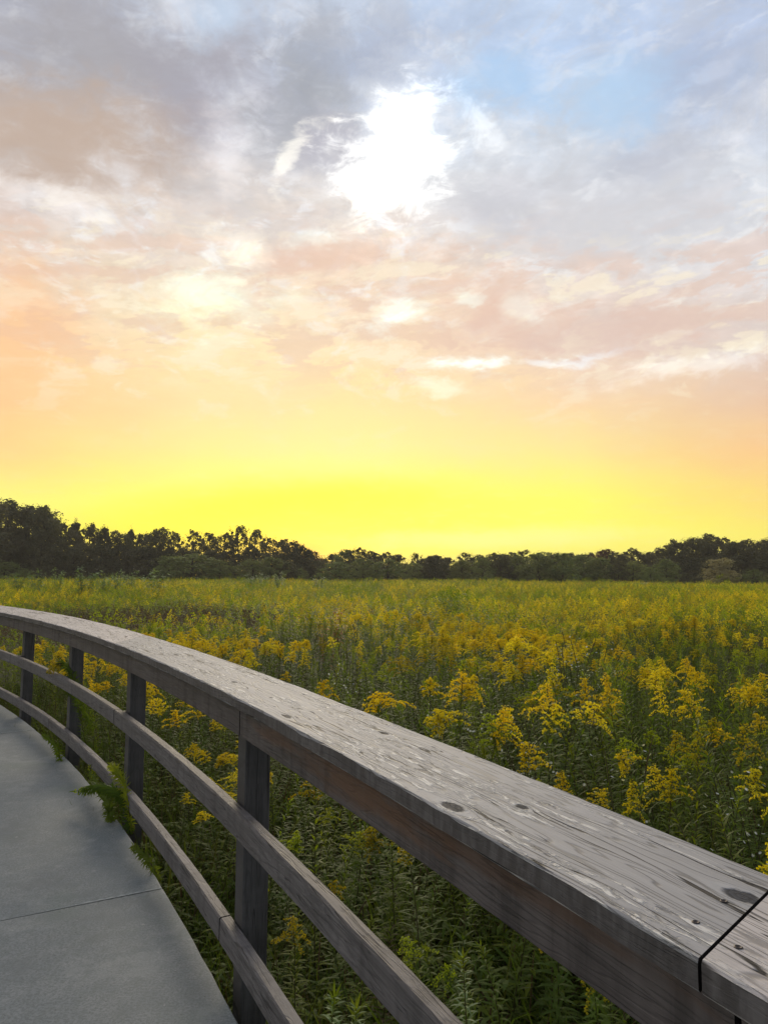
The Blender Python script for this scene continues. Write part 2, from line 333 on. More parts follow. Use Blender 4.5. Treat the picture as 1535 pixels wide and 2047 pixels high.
def plant_mat(name, ca, cb, trans=.35, rough=.55, hue=.02, val=.35, noise_scale=None):
    m, t, p, out = material(name)
    rnd = t.new('ShaderNodeObjectInfo').outputs['Random']
    pos = t.new('ShaderNodeNewGeometry').outputs['Position']
    f = t.noise(pos, noise_scale, 3, .6) if noise_scale else rnd
    c = t.mix(t.mr(f, .35, .65) if noise_scale else f, ca, cb)
    hs = t.new('ShaderNodeHueSaturation'); t.l.new(c, hs.inputs['Color'])
    r2 = t.m('FRACT', t.m('MULTIPLY', rnd, 17.31)); r3 = t.m('FRACT', t.m('MULTIPLY', rnd, 53.7))
    t.put(hs.inputs['Hue'], t.m('ADD', .5-hue/2, t.m('MULTIPLY', r2, hue))); t.put(hs.inputs['Value'], t.m('ADD', 1-val/2, t.m('MULTIPLY', r3, val)))
    t.l.new(hs.outputs[0], p.inputs['Base Color']); p.inputs['Roughness'].default_value = rough; p.inputs['Specular IOR Level'].default_value = .12
    if trans:
        tr = t.new('ShaderNodeBsdfTranslucent'); t.l.new(t.mix(1.0, hs.outputs[0], (1.3, 1.3, .5), 'MULTIPLY'), tr.inputs[0])
        mx = t.new('ShaderNodeMixShader'); mx.inputs[0].default_value = trans
        t.l.new(p.outputs[0], mx.inputs[1]); t.l.new(tr.outputs[0], mx.inputs[2]); t.l.new(mx.outputs[0], out.inputs[0])
    return m
M = dict(
    leaf=plant_mat('goldenrod_leaf', (.150, .205, .018), (.215, .260, .026), .6),
    leaf_dark=plant_mat('weed_leaf', (.090, .140, .022), (.135, .185, .028), .5),
    leaf_pale=plant_mat('milkweed_leaf', (.20, .28, .12), (.25, .33, .15), .4),
    stem=plant_mat('stalk', (.085, .095, .030), (.10, .075, .035), 0),
    gold=plant_mat('goldenrod_flower', (.70, .53, .014), (.82, .66, .034), .35, .7, .02, .3),
    gold_dull=plant_mat('goldenrod_flower_past', (.38, .30, .014), (.47, .38, .020), .35, .7),
    bud=plant_mat('goldenrod_bud', (.30, .36, .020), (.44, .46, .028), .35, .7),
    dead=plant_mat('dead_stalk', (.085, .060, .034), (.14, .095, .055), .2, .8),
    white=plant_mat('aster_petal', (.75, .75, .72), (.8, .8, .8), .2, .6, 0, .1),
    orange=plant_mat('autumn_leaf', (.42, .17, .045), (.50, .26, .06), .4),
    grass=plant_mat('grass_blade', (.060, .095, .022), (.105, .115, .032), .4),
    bark=plant_mat('bark', (.045, .034, .026), (.06, .048, .036), 0, .9),
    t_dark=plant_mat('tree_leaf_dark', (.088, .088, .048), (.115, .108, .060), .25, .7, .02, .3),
    t_green=plant_mat('tree_leaf_green', (.17, .20, .07), (.21, .235, .085), .25, .7, .02, .3),
    t_olive=plant_mat('tree_leaf_olive', (.20, .215, .07), (.24, .24, .08), .25, .7, .02, .25),
    t_red=plant_mat('tree_leaf_red', (.13, .06, .04), (.15, .07, .045), .25, .7, .01, .2),
    t_tan=plant_mat('tree_leaf_tan', (.33, .29, .15), (.38, .32, .17), .25, .7, .01, .2),
)

# ------------------------------------------------------------------ curved fence geometry
C0 = (-30.628, -13.403)
CI = ((-30.628, -13.403), 34.115); PA = ((-31.757, -13.416), 35.149)
def on_circle(c, th, off=0.0):
    """point of circle c (grown by off) on the ray from C0 at angle th (degrees)"""
    (cx_, cy_), r = c; r += off
    d = (math.cos(R_(th)), math.sin(R_(th))); ox, oy = C0[0]-cx_, C0[1]-cy_
    b = ox*d[0]+oy*d[1]; q = b*b-(ox*ox+oy*oy-r*r); s = -b+math.sqrt(q)
    return C0[0]+d[0]*s, C0[1]+d[1]*s
def th_of(p): return math.degrees(math.atan2(p[1]-C0[1], p[0]-C0[0]))
def uu(p):  # length along the fence, as used by the wood textures
    return CI[1]*math.atan2(p[1]-CI[0][1], p[0]-CI[0][0])
def board(name, mat, parent, fin, fout, z0, z1, t0, t1, ch=.004, seed=0, jit=.0012, vtop=0.0, tilt=0.0, skew=(0, 0)):
    """a sawn board bent along the curve, chamfered, with slightly worn edges; t0 > t1"""
    mb = MB(); n = max(4, int(abs(t0-t1)*.5/.035*.97)); rows = []; us = []
    for i in range(n+1):
        th = t0+(t1-t0)*i/n
        a = Vector(fin(th)); b = Vector(fout(th)); wdt = (b-a).length; nrm = (b-a)/wdt
        def J(k): return jit*2.2*(mnoise.noise(Vector((i*.23, k*7.1, seed)))+.5*mnoise.noise(Vector((i*.9, k*3.3, seed+5))))
        s = [(ch+J(0), z1), (wdt-ch+J(1), z1), (wdt, z1-ch+J(2)), (wdt, z0+ch), (wdt-ch, z0), (ch, z0), (0, z0+ch+J(3)), (J(5)*.4, z1-ch+J(4))]
        f_ = i/n; sk = (skew[0]*max(0, 1-f_*3)+skew[1]*max(0, f_*6-5))
        def P(q, z):
            x_, y_ = a.x+nrm.x*q-C0[0], a.y+nrm.y*q-C0[1]; w_ = R_(sk)*q/wdt
            return (C0[0]+x_*math.cos(w_)-y_*math.sin(w_), C0[1]+x_*math.sin(w_)+y_*math.cos(w_), z+tilt*far_(th)*q/wdt)
        rows.append([mb.vert(P(q, z)) for q, z in s]); us.append([uu(a)+CI[1]*R_(sk)*q/wdt for q, z in s])
    w0 = (Vector(fout(t0))-Vector(fin(t0))).length; hh = z1-z0
    vs = [0+ch, w0-ch, w0, w0+hh, w0+hh+ch, 2*w0+hh, 0+2*w0+hh+ch, -ch]   # per vertex v coordinate
    for i in range(n):
        for k in range(8):
            k2 = (k+1) % 8
            va, vb = (vtop+vs[k], vtop+vs[k2])
            if k == 6: va, vb = -hh, -ch
            if k == 7: va, vb = -ch, ch
            mb.face((rows[i][k], rows[i+1][k], rows[i+1][k2], rows[i][k2]), [(us[i][k], va), (us[i+1][k], va), (us[i+1][k2], vb), (us[i][k2], vb)])
    q = [(0, 0), (.02, 0), (.04, .01), (.04, .03), (.02, .04), (0, .04), (-.01, .03), (-.01, .01)]
    mb.face(rows[0][::-1], q, 1); mb.face(rows[-1], q, 1)
    return mb.obj(name, [mat, end_grain], parent)
GAP = .10   # degrees, half width of a joint is GAP/2
fence = empty('wooden_railing', (*on_circle(CI, 28.1), 0)); FP = fence.location.copy()
tag(fence, 'long curved weathered grey timber railing with three rails beside the concrete walkway', 'railing')
bpy.context.view_layer.update()
def rel(o):
    o.matrix_parent_inverse = Matrix.Translation(-FP); return o
def th_conv(th_ci, c=CI, off=0.0):
    """angle about CI's centre -> angle about C0"""
    x = CI[0][0]+(CI[1]+off)*math.cos(R_(th_ci)); y = CI[0][1]+(CI[1]+off)*math.sin(R_(th_ci)); return th_of((x, y))
capi = lambda th: on_circle(CI, th); far_ = lambda th: min(1, max(0, (th-27.5)/9))
capo = lambda th: on_circle(CI, th, .285+.03*far_(th))
def joint(th): return th_conv(th)
capj = [52, 45, 38.8, 31.83, 24.735, 18]
caps = []; SKEW = (0, 0, 0, .75, .19, 0)
for i in range(len(capj)-1):
    tj = .012 if i == 2 else GAP*.085
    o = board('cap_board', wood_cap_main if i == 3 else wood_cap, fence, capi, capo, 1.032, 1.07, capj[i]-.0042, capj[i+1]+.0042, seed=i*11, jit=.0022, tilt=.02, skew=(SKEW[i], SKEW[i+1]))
    caps.append(rel(o))
tag(caps[2], 'cap board coloured pale for the sky sheen along it'); tag(caps[3], 'long cap board with dark knots and raised flaky grain')
fi = lambda th: on_circle(CI, th, .036); fo = lambda th: on_circle(CI, th, .074)
fj = [52, 42.2, 35.2, 28.14, 24.7, 18]
for i in range(len(fj)-1):
    g0 = .05 if i == 3 else .01; g1 = .012 if i != 2 else .0
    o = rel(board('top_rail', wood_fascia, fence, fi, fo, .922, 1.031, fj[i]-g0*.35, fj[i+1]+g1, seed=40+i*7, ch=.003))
    if i == 3: tag(o, 'top rail board with an orange-brown unweathered stain')
mi_ = lambda th: on_circle(CI, th, .047); mo_ = lambda th: on_circle(CI, th, .093)
mj = [52, 45.5, 38.63, 32.14, 24.7, 18]
for i in range(len(mj)-1):
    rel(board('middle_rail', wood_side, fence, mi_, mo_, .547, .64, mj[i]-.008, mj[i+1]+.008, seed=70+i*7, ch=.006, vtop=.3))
bi_ = lambda th: on_circle(CI, th, .047+.05*far_(th)); bo_ = lambda th: on_circle(CI, th, .093+.05*far_(th))
bj = [52, 43.3, 36.11, 28.55, 24.7, 18]
for i in range(len(bj)-1):
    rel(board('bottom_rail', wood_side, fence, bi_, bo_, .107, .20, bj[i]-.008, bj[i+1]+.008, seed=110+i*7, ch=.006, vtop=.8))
def post(th):
    th = th_conv(th); a = Vector(mo_(th)); a2 = Vector(fo(th)); b = Vector(bo_(th))
    # the post stands just behind whichever rail reaches farthest out at its angle
    d = Vector((math.cos(R_(th)), math.sin(R_(th)))); C0v = Vector(C0)
    r = max((a-C0v).length, (a2-C0v).length, (b-C0v).length)+.003
    tn = Vector((-d.y, d.x)); S = .098; mb = MB(); rings = []
    zs = [-.9, -.3, 0, .3, .6, .9, 1.03]
    for z in zs:
        rg = []
        for (p, q) in ((0, -S/2+.004), (.004, -S/2), (S-.004, -S/2), (S, -S/2+.004), (S, S/2-.004), (S-.004, S/2), (.004, S/2), (0, S/2-.004)):
            j = .0015*mnoise.noise(Vector((z*3, p*40, q*30+th)))
            pt = C0v+d*(r+p+j)+tn*(q+j); rg.append(mb.vert((pt.x, pt.y, z)))
        rings.append(rg)
    vs = [0, .004, .1, .104, .2, .204, .3, .304, .308]
    for i in range(len(zs)-1):
        for k in range(8):
            mb.face((rings[i][(k+1) % 8], rings[i][k], rings[i+1][k], rings[i+1][(k+1) % 8])[::-1], [(zs[i+1], vs[k+1]), (zs[i+1], vs[k]), (zs[i], vs[k]), (zs[i], vs[k+1])])
    mb.face(rings[-1]); mb.face(rings[0][::-1])
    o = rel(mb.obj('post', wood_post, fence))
    # filler blocks that tie the rails to the post
    for nm, f_, z0, z1 in (('spacer_block', fo, .935, 1.02), ('spacer_block', mo_, .56, .63), ('spacer_block', bo_, .12, .19)):
        a = Vector(f_(th)); rr = (a-C0v).length; gap = r-rr
        if gap < .012: continue
        m2 = MB(); vv = [m2.vert((*(C0v+d*(rr+.001+p)+tn*q), z)) for z in (z0, z1) for p, q in ((0, -.042), (gap-.002, -.042), (gap-.002, .042), (0, .042))]
        for f in ((3, 2, 1, 0), (4, 5, 6, 7), (0, 1, 5, 4), (1, 2, 6, 5), (2, 3, 7, 6), (3, 0, 4, 7)): m2.face([vv[x] for x in f], [(0, 0), (.08, 0), (.08, .08), (0, .08)])
        b2 = m2.obj(nm, wood_post, None); b2.parent = o
    return o
for th in (45.2, 41.8, 38.44, 35.25, 32.05, 28.42, 24.7): post(th)
# countersunk screws beside the cap joints
msc, t_, p_, _ = material('rusty_screw'); p_.inputs['Base Color'].default_value = (.05, .038, .034, 1); p_.inputs['Roughness'].default_value = .6; p_.inputs['Metallic'].default_value = .6
def screw(x, y, cap):
    c = at_z(x, y, 1.0706); mb = MB(); n = 12
    rim = [mb.vert((c.x+.0052*math.cos(k*math.tau/n), c.y+.0052*math.sin(k*math.tau/n), 1.0706)) for k in range(n)]
    inn = [mb.vert((c.x+.0038*math.cos(k*math.tau/n), c.y+.0038*math.sin(k*math.tau/n), 1.0714)) for k in range(n)]
    slot = [mb.vert((c.x+.0014*math.cos(k*math.tau/n), c.y+.0014*math.sin(k*math.tau/n), 1.0702)) for k in range(n)]
    for k in range(n):
        j = (k+1) % n; mb.face((rim[k], rim[j], inn[j], inn[k])); mb.face((inn[k], inn[j], slot[j], slot[k]))
    mb.face(slot); o = rel(mb.obj('screw', msc, None)); o.parent = cap
for x, y, k in ((1390, 1843, 3), (1475, 1893, 4), (245, 1283, 3), (215, 1281, 2), (104, 1235, 2), (88, 1231, 1), (1446, 1801, 3)): screw(x, y, caps[k])

# ------------------------------------------------------------------ walkway
def ground_z(x, y):
    d = math.hypot(x, y)
    k = .0008
    z = -.46-k*max(0, d-6)+.06*mnoise.noise(Vector((x*.16, y*.16, 0)))+.18*mnoise.noise(Vector((x*.04, y*.04, 4)))*min(1, d/25)
    # walkway bed is cut out behind the camera side
    return z
mb = MB(); PW = 2.7
joints = [51.5, 44.3, 37.15, 30.02, 22.9, 15.8, 8.6]
for s in range(len(joints)-1):
    t0, t1 = joints[s]-.006, joints[s+1]+.006; n = 30; rows = []
    prof = [(0.0, -.30), (0.0, -.008), (-.008, 0.0)]+[(-.06*q_-.02, .003*min(1, q_/12)) for q_ in range(1, 44)]+[(-PW+.008, 0), (-PW, -.008), (-PW, -.30)]
    for i in range(n+1):
        th = t0+(t1-t0)*i/n; e = -.005 if i in (0, n) else 0
        row = []
        for k, (o_, z) in enumerate(prof):
            j = .005*mnoise.noise(Vector((th*9, k, s))) if k in (1, 2) else 0
            p = on_circle(PA, th+(.004*mnoise.noise(Vector((o_*9, s*3.3, i))) if i in (0, n) else 0), o_+j); row.append(mb.vert((p[0], p[1], z+(e if 1 < k < len(prof)-2 else 0))))
        rows.append(row)
    for i in range(n):
        for k in range(len(prof)-1): mb.face((rows[i][k], rows[i][k+1], rows[i+1][k+1], rows[i+1][k])[::-1])
    mb.face(rows[0][::-1]); mb.face(rows[-1])
for tj in (30.02, 37.15):   # broken pale mortar along the joints
    m_pts = []
    for i in range(61):
        o_ = -.012-.50*i/60; wd = max(0.0, .00012+.00022*mnoise.noise(Vector((i*.35, tj, 0)))) if i < 42 else max(0, .0003*mnoise.noise(Vector((i*.5, tj, 3))))
        a_ = on_circle(PA, tj-.004, o_); b_ = on_circle(PA, tj-.004+wd*57.3*.9+.001, o_); m_pts.append((mb.vert((*a_, .0006+.003*min(1, -o_*1.4))), mb.vert((*b_, .0009+.003*min(1, -o_*1.4)))))
    for i in range(60): mb.face((m_pts[i][0], m_pts[i+1][0], m_pts[i+1][1], m_pts[i][1]), mi=1)
mort, t_, p_, _ = material('joint_mortar'); p_.inputs['Base Color'].default_value = (.40, .43, .42, 1); p_.inputs['Roughness'].default_value = .9
walk = mb.obj('walkway', [mat_concrete, mort]); tag(walk, kind='structure')
walk['label'] = 'curved grey concrete walkway of joined slabs'

# ------------------------------------------------------------------ ground
mb = MB(); NR, NA = 90, 144; rad = [0]+[.6*(1.09**i) for i in range(NR)]
rad = [r for r in rad if r < 900]+[900]
ring_prev = None
for i, r in enumerate(rad):
    ring = []
    if i == 0: ring = [mb.vert((0, 0, ground_z(0, 0)))]*NA
    else:
        for k in range(NA):
            a = k*math.tau/NA; x, y = r*math.sin(a), r*math.cos(a); ring.append(mb.vert((x, y, ground_z(x, y) if r < 200 else ground_z(x*200/r, y*200/r)-0.01*(r-200)*.1)))
    if ring_prev:
        for k in range(NA):
            f = (ring_prev[k], ring[k], ring[(k+1) % NA], ring_prev[(k+1) % NA])
            mb.face(f[::-1] if i > 1 else (ring[(k+1) % NA], ring[k], ring_prev[0]))
    ring_prev = ring
ground = mb.obj('ground', mat_soil, smooth=True); tag(ground, kind='structure')

# ------------------------------------------------------------------ plants
GA = 2.39996
MATS = list(M.values()); MI_ = {k: i for i, k in enumerate(M)}
def leaf(mb, p, d, side, L, W, droop, mi, seg=3):
    """one narrow blade from p towards d, bending down"""
    up = Vector((0, 0, 1)); prev = None; q = Vector(p); dd = Vector(d)
    prof = {3: (.35, 1.0, .75, 0), 2: (.5, 1.0, 0)}[seg]
    for i in range(seg+1):
        w_ = W*prof[i]*.5
        cur = (mb.vert(q),) if w_ == 0 else (mb.vert(q-side*w_), mb.vert(q+side*w_))
        if prev: mb.face((*prev, *cur[::-1]) if len(cur) == 2 else (*prev, cur[0]), mi=mi)
        prev = cur; dd = (dd-up*droop/seg).normalized(); q = q+dd*(L/seg)
def rand_quad(mb, rng, c, s, mi, asp=1.0, nrm=None):
    a = Vector((rng.gauss(0, 1), rng.gauss(0, 1), rng.gauss(0, 1)))
    if nrm is not None: a = a-nrm*a.dot(nrm)*.75
    a = a.normalized()*s; b = Vector((rng.gauss(0, 1), rng.gauss(0, 1), rng.gauss(0, 1))).cross(a)
    b = b.normalized()*s*asp
    k = [mb.vert(c+a*x+b*y) for x, y in ((-.5, -.3), (.15, -.5), (.5, .25), (-.1, .5))]
    mb.face(k, mi=mi)
def centreline(h, rng, lean=None, ctrl=None):
    if ctrl:
        pts = [Vector(c) for c in ctrl]; out = []
        P = [pts[0]*2-pts[1]]+pts+[pts[-1]*2-pts[-2]]
        for i in range(1, len(P)-2):
            for k in range(6):
                t = k/6; a, b, c, d = P[i-1:i+3]
                out.append(.5*((2*b)+(c-a)*t+(2*a-5*b+4*c-d)*t*t+(3*b-a-3*c+d)*t**3))
        out.append(pts[-1]); return out
    lx, ly = lean if lean else (rng.gauss(0, .11), rng.gauss(0, .11)); wob = rng.uniform(0, 6)
    return [Vector((lx*t*t*h+.008*math.sin(t*5+wob), ly*t*t*h+.008*math.cos(t*6+wob), h*t*(1-.1*t*(abs(lx)+abs(ly))))) for t in [i/12 for i in range(13)]]
def along(pts, t):
    f = min(max(t, 0), .9999)*(len(pts)-1); i = int(f); return pts[i].lerp(pts[i+1], f-i), (pts[i+1]-pts[i]).normalized()
def goldenrod(seed, h, bloom='gold', lean=None, ctrl=None, plume=.15, full=1.0, leafmat='leaf', dens=1.0, leafL=.080):
    rng = random.Random(seed); S, Lf, P = MB(), MB(), MB()
    pts = centreline(h, rng, lean, ctrl); length = sum((pts[i+1]-pts[i]).length for i in range(len(pts)-1))
    S.tube(pts, [.0038*(1-.65*i/(len(pts)-1)) for i in range(len(pts))], 4, MI_['stem'])
    top = 1-plume if bloom != 'green' else 1.0
    n = int(length*94*dens); ang = rng.uniform(0, 6)
    for i in range(n):
        t = .06+(top+.06-.06)*i/n
        if t > 1: break
        p, tg = along(pts, t); ang += GA+rng.gauss(0, .25)
        a = tg.orthogonal().normalized(); b = tg.cross(a)
        rd = a*math.cos(ang)+b*math.sin(ang)
        prof = math.sin(math.pi*min(1, .22+.72*(1-t)))**.8
        L = leafL*prof*rng.uniform(.75, 1.2)*(1 if t > .2 else .6)
        d = (rd+tg*rng.uniform(.6, 1.5)).normalized(); side = d.cross(tg).normalized()
        leaf(Lf, p, d, side, L, L*.10+.003, rng.uniform(.5, 1.2), MI_[leafmat if t > .2 or rng.random() < .5 else 'dead'])
    if bloom == 'green':
        for i in range(14):   # tuft of young leaves at the tip
            p, tg = along(pts, 1-.05*i/14*1.5); ang += GA; a = tg.orthogonal().normalized(); b = tg.cross(a)
            d = (a*math.cos(ang)+b*math.sin(ang)+tg*1.3).normalized()
            leaf(Lf, p, d, d.cross(tg).normalized(), rng.uniform(.03, .055), .007, .5, MI_['leaf'])
        return S, Lf, P
    mi = MI_[bloom]; nb = int((20 if bloom == 'gold' else 16)*full); L0 = rng.uniform(.075, .115)*full
    asym = rng.uniform(0, 6)
    for k in range(nb):
        s = k/nb; p, tg = along(pts, top+(1-top)*s**1.1*.97); ang += GA+rng.gauss(0, .3)
        a = tg.orthogonal().normalized(); b = tg.cross(a); rd = a*math.cos(ang)+b*math.sin(ang)
        L = (L0*(1-s)**.75+.014)*rng.uniform(.7, 1.15)*(1+.5*math.cos(ang-asym))
        d = (rd+tg*1.1).normalized(); q = p.copy(); br = [q.copy()]; ns = 6
        for j in range(ns):
            d = (d-Vector((0, 0, 1))*(.30+.1*rng.random())*(1.2*j/ns+.35)).normalized(); q = q+d*(L/ns); br.append(q.copy())
        P.tube(br, .0011, 3, MI_['stem'], cap=False)
        m_ = int(7+L*260)
        for j in range(m_):
            f = .22+.78*j/m_; pp, tt = along(br, f)
            w_ = .0065*(1-.4*f)
            pp = pp+Vector((rng.gauss(0, w_), rng.gauss(0, w_), abs(rng.gauss(0, w_))*.9))
            rand_quad(P, rng, pp, rng.uniform(.006, .0105), mi)
        if rng.random() < .7:
            leaf(Lf, p, (rd+tg*.4).normalized(), rd.cross(tg).normalized(), rng.uniform(.03, .06), .008, .6, MI_[leafmat])
    for j in range(int(30*full)):
        p, tg = along(pts, 1-.16*plume*rng.random()*3); w_ = .010
        rand_quad(P, rng, p+Vector((rng.gauss(0, w_), rng.gauss(0, w_), rng.gauss(0, w_))), .010, mi)
    return S, Lf, P
def compact(parts):
    o = MB()
    for q in parts: o.add(q)
    return o
def clump(seed, kind, n=7, rad=.36, h=1.2):
    """a small stand of plants drawn with fewer, larger leaves, for the middle and far meadow"""
    rng = random.Random(seed); mb = MB()
    for i in range(n):
        r = rad*math.sqrt(rng.random()); a = rng.uniform(0, 6.28); x, y = r*math.cos(a), r*math.sin(a)
        hh = h*rng.uniform(.74, 1.1); lx, ly = rng.gauss(0, .05), rng.gauss(0, .05)
        k = kind
        if kind == 'gold' and rng.random() < .15: k = 'bud'
        if kind == 'bud' and rng.random() < .35: k = 'green'
        if kind == 'mix': k = rng.choice(('gold', 'gold_dull', 'bud', 'green', 'gold_dull'))
        for j in range(24):
            t = rng.uniform(.25, .92); ang = rng.uniform(0, 6.28); d = Vector((math.cos(ang), math.sin(ang), rng.uniform(.2, .9))).normalized()
            p = Vector((x+lx*t*t, y+ly*t*t, hh*t)); L = .13*rng.uniform(.7, 1.2)
            leaf(mb, p, d, d.cross(Vector((0, 0, 1))).normalized(), L, .022, .9, MI_['dead' if kind == 'dead' else rng.choice(('leaf', 'leaf_dark'))], 2)
        if k in ('green', 'dead'):
            for j in range(10):
                rand_quad(mb, rng, Vector((x+lx+rng.gauss(0, .03), y+ly+rng.gauss(0, .03), hh*rng.uniform(.86, 1.0))), .05, MI_['leaf' if k == 'green' else 'dead'], .45)
            continue
        pl_ = rng.uniform(.11, .19)
        for j in range(46):
            s = rng.random()**1.4; rr = .078*(1-s)**.8*math.sqrt(rng.random())+.008; ang = rng.uniform(0, 6.28)
            p = Vector((x+lx+rr*math.cos(ang), y+ly+rr*math.sin(ang), hh-pl_*(1-s)-.35*rr*(rr/.1)))
            rand_quad(mb, rng, p, rng.uniform(.016, .029), MI_[k], .6)
    return mb
def weeds(seed, h=.38, n=46, rad=.3):
    rng = random.Random(seed); mb = MB()
    for i in range(n):
        r = rad*math.sqrt(rng.random()); a = rng.uniform(0, 6.28); hh = h*rng.uniform(.4, 1.2)
        p = Vector((r*math.cos(a), r*math.sin(a), 0)); d = Vector((rng.gauss(0, .3), rng.gauss(0, .3), 1)).normalized()
        leaf(mb, p, d, d.orthogonal().normalized(), hh, .007, rng.uniform(.3, 1.1), MI_[rng.choice(('grass', 'grass', 'leaf_dark', 'dead'))])
        for k in range(4):
            ang = rng.uniform(0, 6.28); d2 = Vector((math.cos(ang), math.sin(ang), rng.uniform(.1, .8))).normalized()
            leaf(mb, p+d*hh*rng.uniform(.15, .75), d2, d2.cross(Vector((0, 0, 1))).normalized(), rng.uniform(.04, .1), .014, .7, MI_[rng.choice(('leaf', 'leaf_dark', 'leaf_dark'))], 2)
    return mb

def scatter(name, protos, pts):
    """one object that carries its plants and its points and sets the plants out on the points"""
    v, f, mi, vid = [], [], [], []
    for i, pmb in enumerate(protos):
        b = len(v); v += pmb.v; f += [tuple(q+b for q in x) for x in pmb.f]; mi += pmb.mi; vid += [i]*len(pmb.v)
    n0 = len(v); v += [p[0] for p in pts]; vid += [100+p[4] for p in pts]
    me = bpy.data.meshes.new(name); me.from_pydata(v, [], f)
    for m_ in MATS: me.materials.append(m_)
    me.polygons.foreach_set('material_index', mi)
    me.attributes.new('vid', 'INT', 'POINT').data.foreach_set('value', vid)
    rot = np.zeros((len(v), 3), 'f'); sc = np.ones(len(v), 'f')
    for i, p in enumerate(pts): rot[n0+i] = (p[3][0], p[3][1], p[1]); sc[n0+i] = p[2]
    me.attributes.new('rot', 'FLOAT_VECTOR', 'POINT').data.foreach_set('vector', rot.ravel())
    me.attributes.new('scl', 'FLOAT', 'POINT').data.foreach_set('value', sc)
    o = link(bpy.data.objects.new(name, me))
    ng = bpy.data.node_groups.new(name, 'GeometryNodeTree'); t = NT(ng)
    ng.interface.new_socket('Geometry', in_out='INPUT', socket_type='NodeSocketGeometry')
    ng.interface.new_socket('Geometry', in_out='OUTPUT', socket_type='NodeSocketGeometry')
    gi = t.new('NodeGroupInput').outputs[0]; go = t.new('NodeGroupOutput'); jn = t.new('GeometryNodeJoinGeometry')
    def attr(nm, typ):
        a = t.new('GeometryNodeInputNamedAttribute', data_type=typ); a.inputs['Name'].default_value = nm
        return next(x for x in a.outputs if x.enabled and x.name == 'Attribute')
    av, ar, asc = attr('vid', 'INT'), attr('rot', 'FLOAT_VECTOR'), attr('scl', 'FLOAT')
    def sepg(k):
        c = t.new('FunctionNodeCompare', data_type='INT', operation='EQUAL')
        ins = [x for x in c.inputs if x.enabled]; t.l.new(av, ins[0]); ins[1].default_value = k
        s = t.new('GeometryNodeSeparateGeometry', domain='POINT'); t.l.new(gi, s.inputs[0]); t.l.new(next(x for x in c.outputs if x.enabled), s.inputs[1]); return s.outputs[0]
    for i in range(len(protos)):
        io = t.new('GeometryNodeInstanceOnPoints'); t.l.new(sepg(100+i), io.inputs['Points']); t.l.new(sepg(i), io.inputs['Instance'])
        t.l.new(ar, io.inputs['Rotation']); t.l.new(asc, io.inputs['Scale']); t.l.new(io.outputs[0], jn.inputs[0])
    t.l.new(jn.outputs[0], go.inputs[0])
    md = o.modifiers.new('scatter', 'NODES'); md.node_group = ng
    return o

def fence_off(x, y): return math.hypot(x-CI[0][0], y-CI[0][1])-CI[1]
def fbm(x, y, s, z=0.0): return mnoise.noise(Vector((x*s, y*s, z)))+.5*mnoise.noise(Vector((x*s*2.1, y*s*2.1, z+7)))
def in_view(x, y, z=.6, m=120):
    p = proj((x, y, z)); return p is not None and -m < p[0] < 1535+m and p[1] < 2047+330
def meadow_kind(x, y, rng):
    d = math.hypot(x, y); yl = fbm(x, y, .42)*1.6+fbm(x, y, .11, 3)*(1.1 if d < 25 else 1.7)
    right = math.tanh(x/(2+.25*d))
    base_ = .10+.24*min(1, d/40)+.20*right+.35*fbm(x, y, .13, 17)
    if d < 11: base_ = -.14+.26*right+.32*d/11+(1.6 if x < -.75 and fence_off(x, y) < 2.8 else 0)
    if d < 11:
        base_ += -1.6*math.exp(-((x+.1)/1.5)**2-((y-4.8)/2.0)**2)-(.5 if d < 3.5 and x > -.8 else 0)+.45*math.exp(-((x-2.5)/1.3)**2-((y-5.2)/1.4)**2)
    br = math.exp(-((x+8)/6.5)**2-((y-19)/4.5)**2)*1.5+max(0, fbm(x, y, .22, 11)-.38)*1.2
    if rng.random() < br: return 'dead'
    s = base_+yl+rng.gauss(0, .15)
    return 'gold' if s > .40 else 'gold_dull' if s > .22 else 'bud' if s > -.06 else 'green'
rng = random.Random(11)
cand = []
# ring 1: single plants
gx = .205; x = -9.5
while x < 9.5:
    y = .6
    while y < 13.5:
        px, py = x+rng.uniform(-.5, .5)*gx*1.5, y+rng.uniform(-.5, .5)*gx*1.5; y += gx*(1 if y < 6 else 1.25)
        fo_ = fence_off(px, py); d = math.hypot(px, py)
        if fo_ < .40 or d > 13.2 or not in_view(px, py): continue
        if rng.random() < .12 + .4*max(0, -fbm(px, py, .6, 21)): continue
        k = meadow_kind(px, py, rng)
        zt = .70+.13*fbm(px, py, .45, 5)+rng.gauss(0, .06)+(.05 if k in ('gold', 'gold_dull') else -.05)
        if px > -1.3: zt = min(zt, .20+.27*(fo_-.35)+rng.gauss(0, .05)) if fo_ < 2.0 else zt
        else: zt = min(zt, .50+.12*fo_)
        if k == 'dead': zt -= .2
        cand.append((d, px, py, zt, k))
    x += gx
cand.sort()
print('single plants', len(cand))
KINDS = ('gold', 'gold_dull', 'bud', 'green', 'dead')
VARS = {'gold': 7, 'gold_dull': 5, 'bud': 4, 'green': 5, 'dead': 1}
HB = 1.15
lib = {}
for ki, k in enumerate(KINDS):
    for v in range(VARS[k]):
        kk = {'dead': 'green'}.get(k, k)
        lib[k, v] = goldenrod(100+ki*10+v, HB, kk, plume=(.10, .14, .08, .12, .16, .09, .12)[v], full=(.9, 1.1, .75, .95, 1.0, 1.3, .85)[v], leafmat='dead' if k == 'dead' else ('leaf_dark', 'leaf', 'leaf_dark')[v % 3],
                              dens=1.0)
def make_plant(parts, name='goldenrod'):
    """a plant thing: stalk, foliage, flower plume"""
    r = empty(name); S, Lf, P = parts
    S.obj('stalk', MATS, r)
    Lf.obj('foliage', MATS, r)
    if P.f: P.obj('flower_plume', MATS, r)
    return r
protos_t = {}
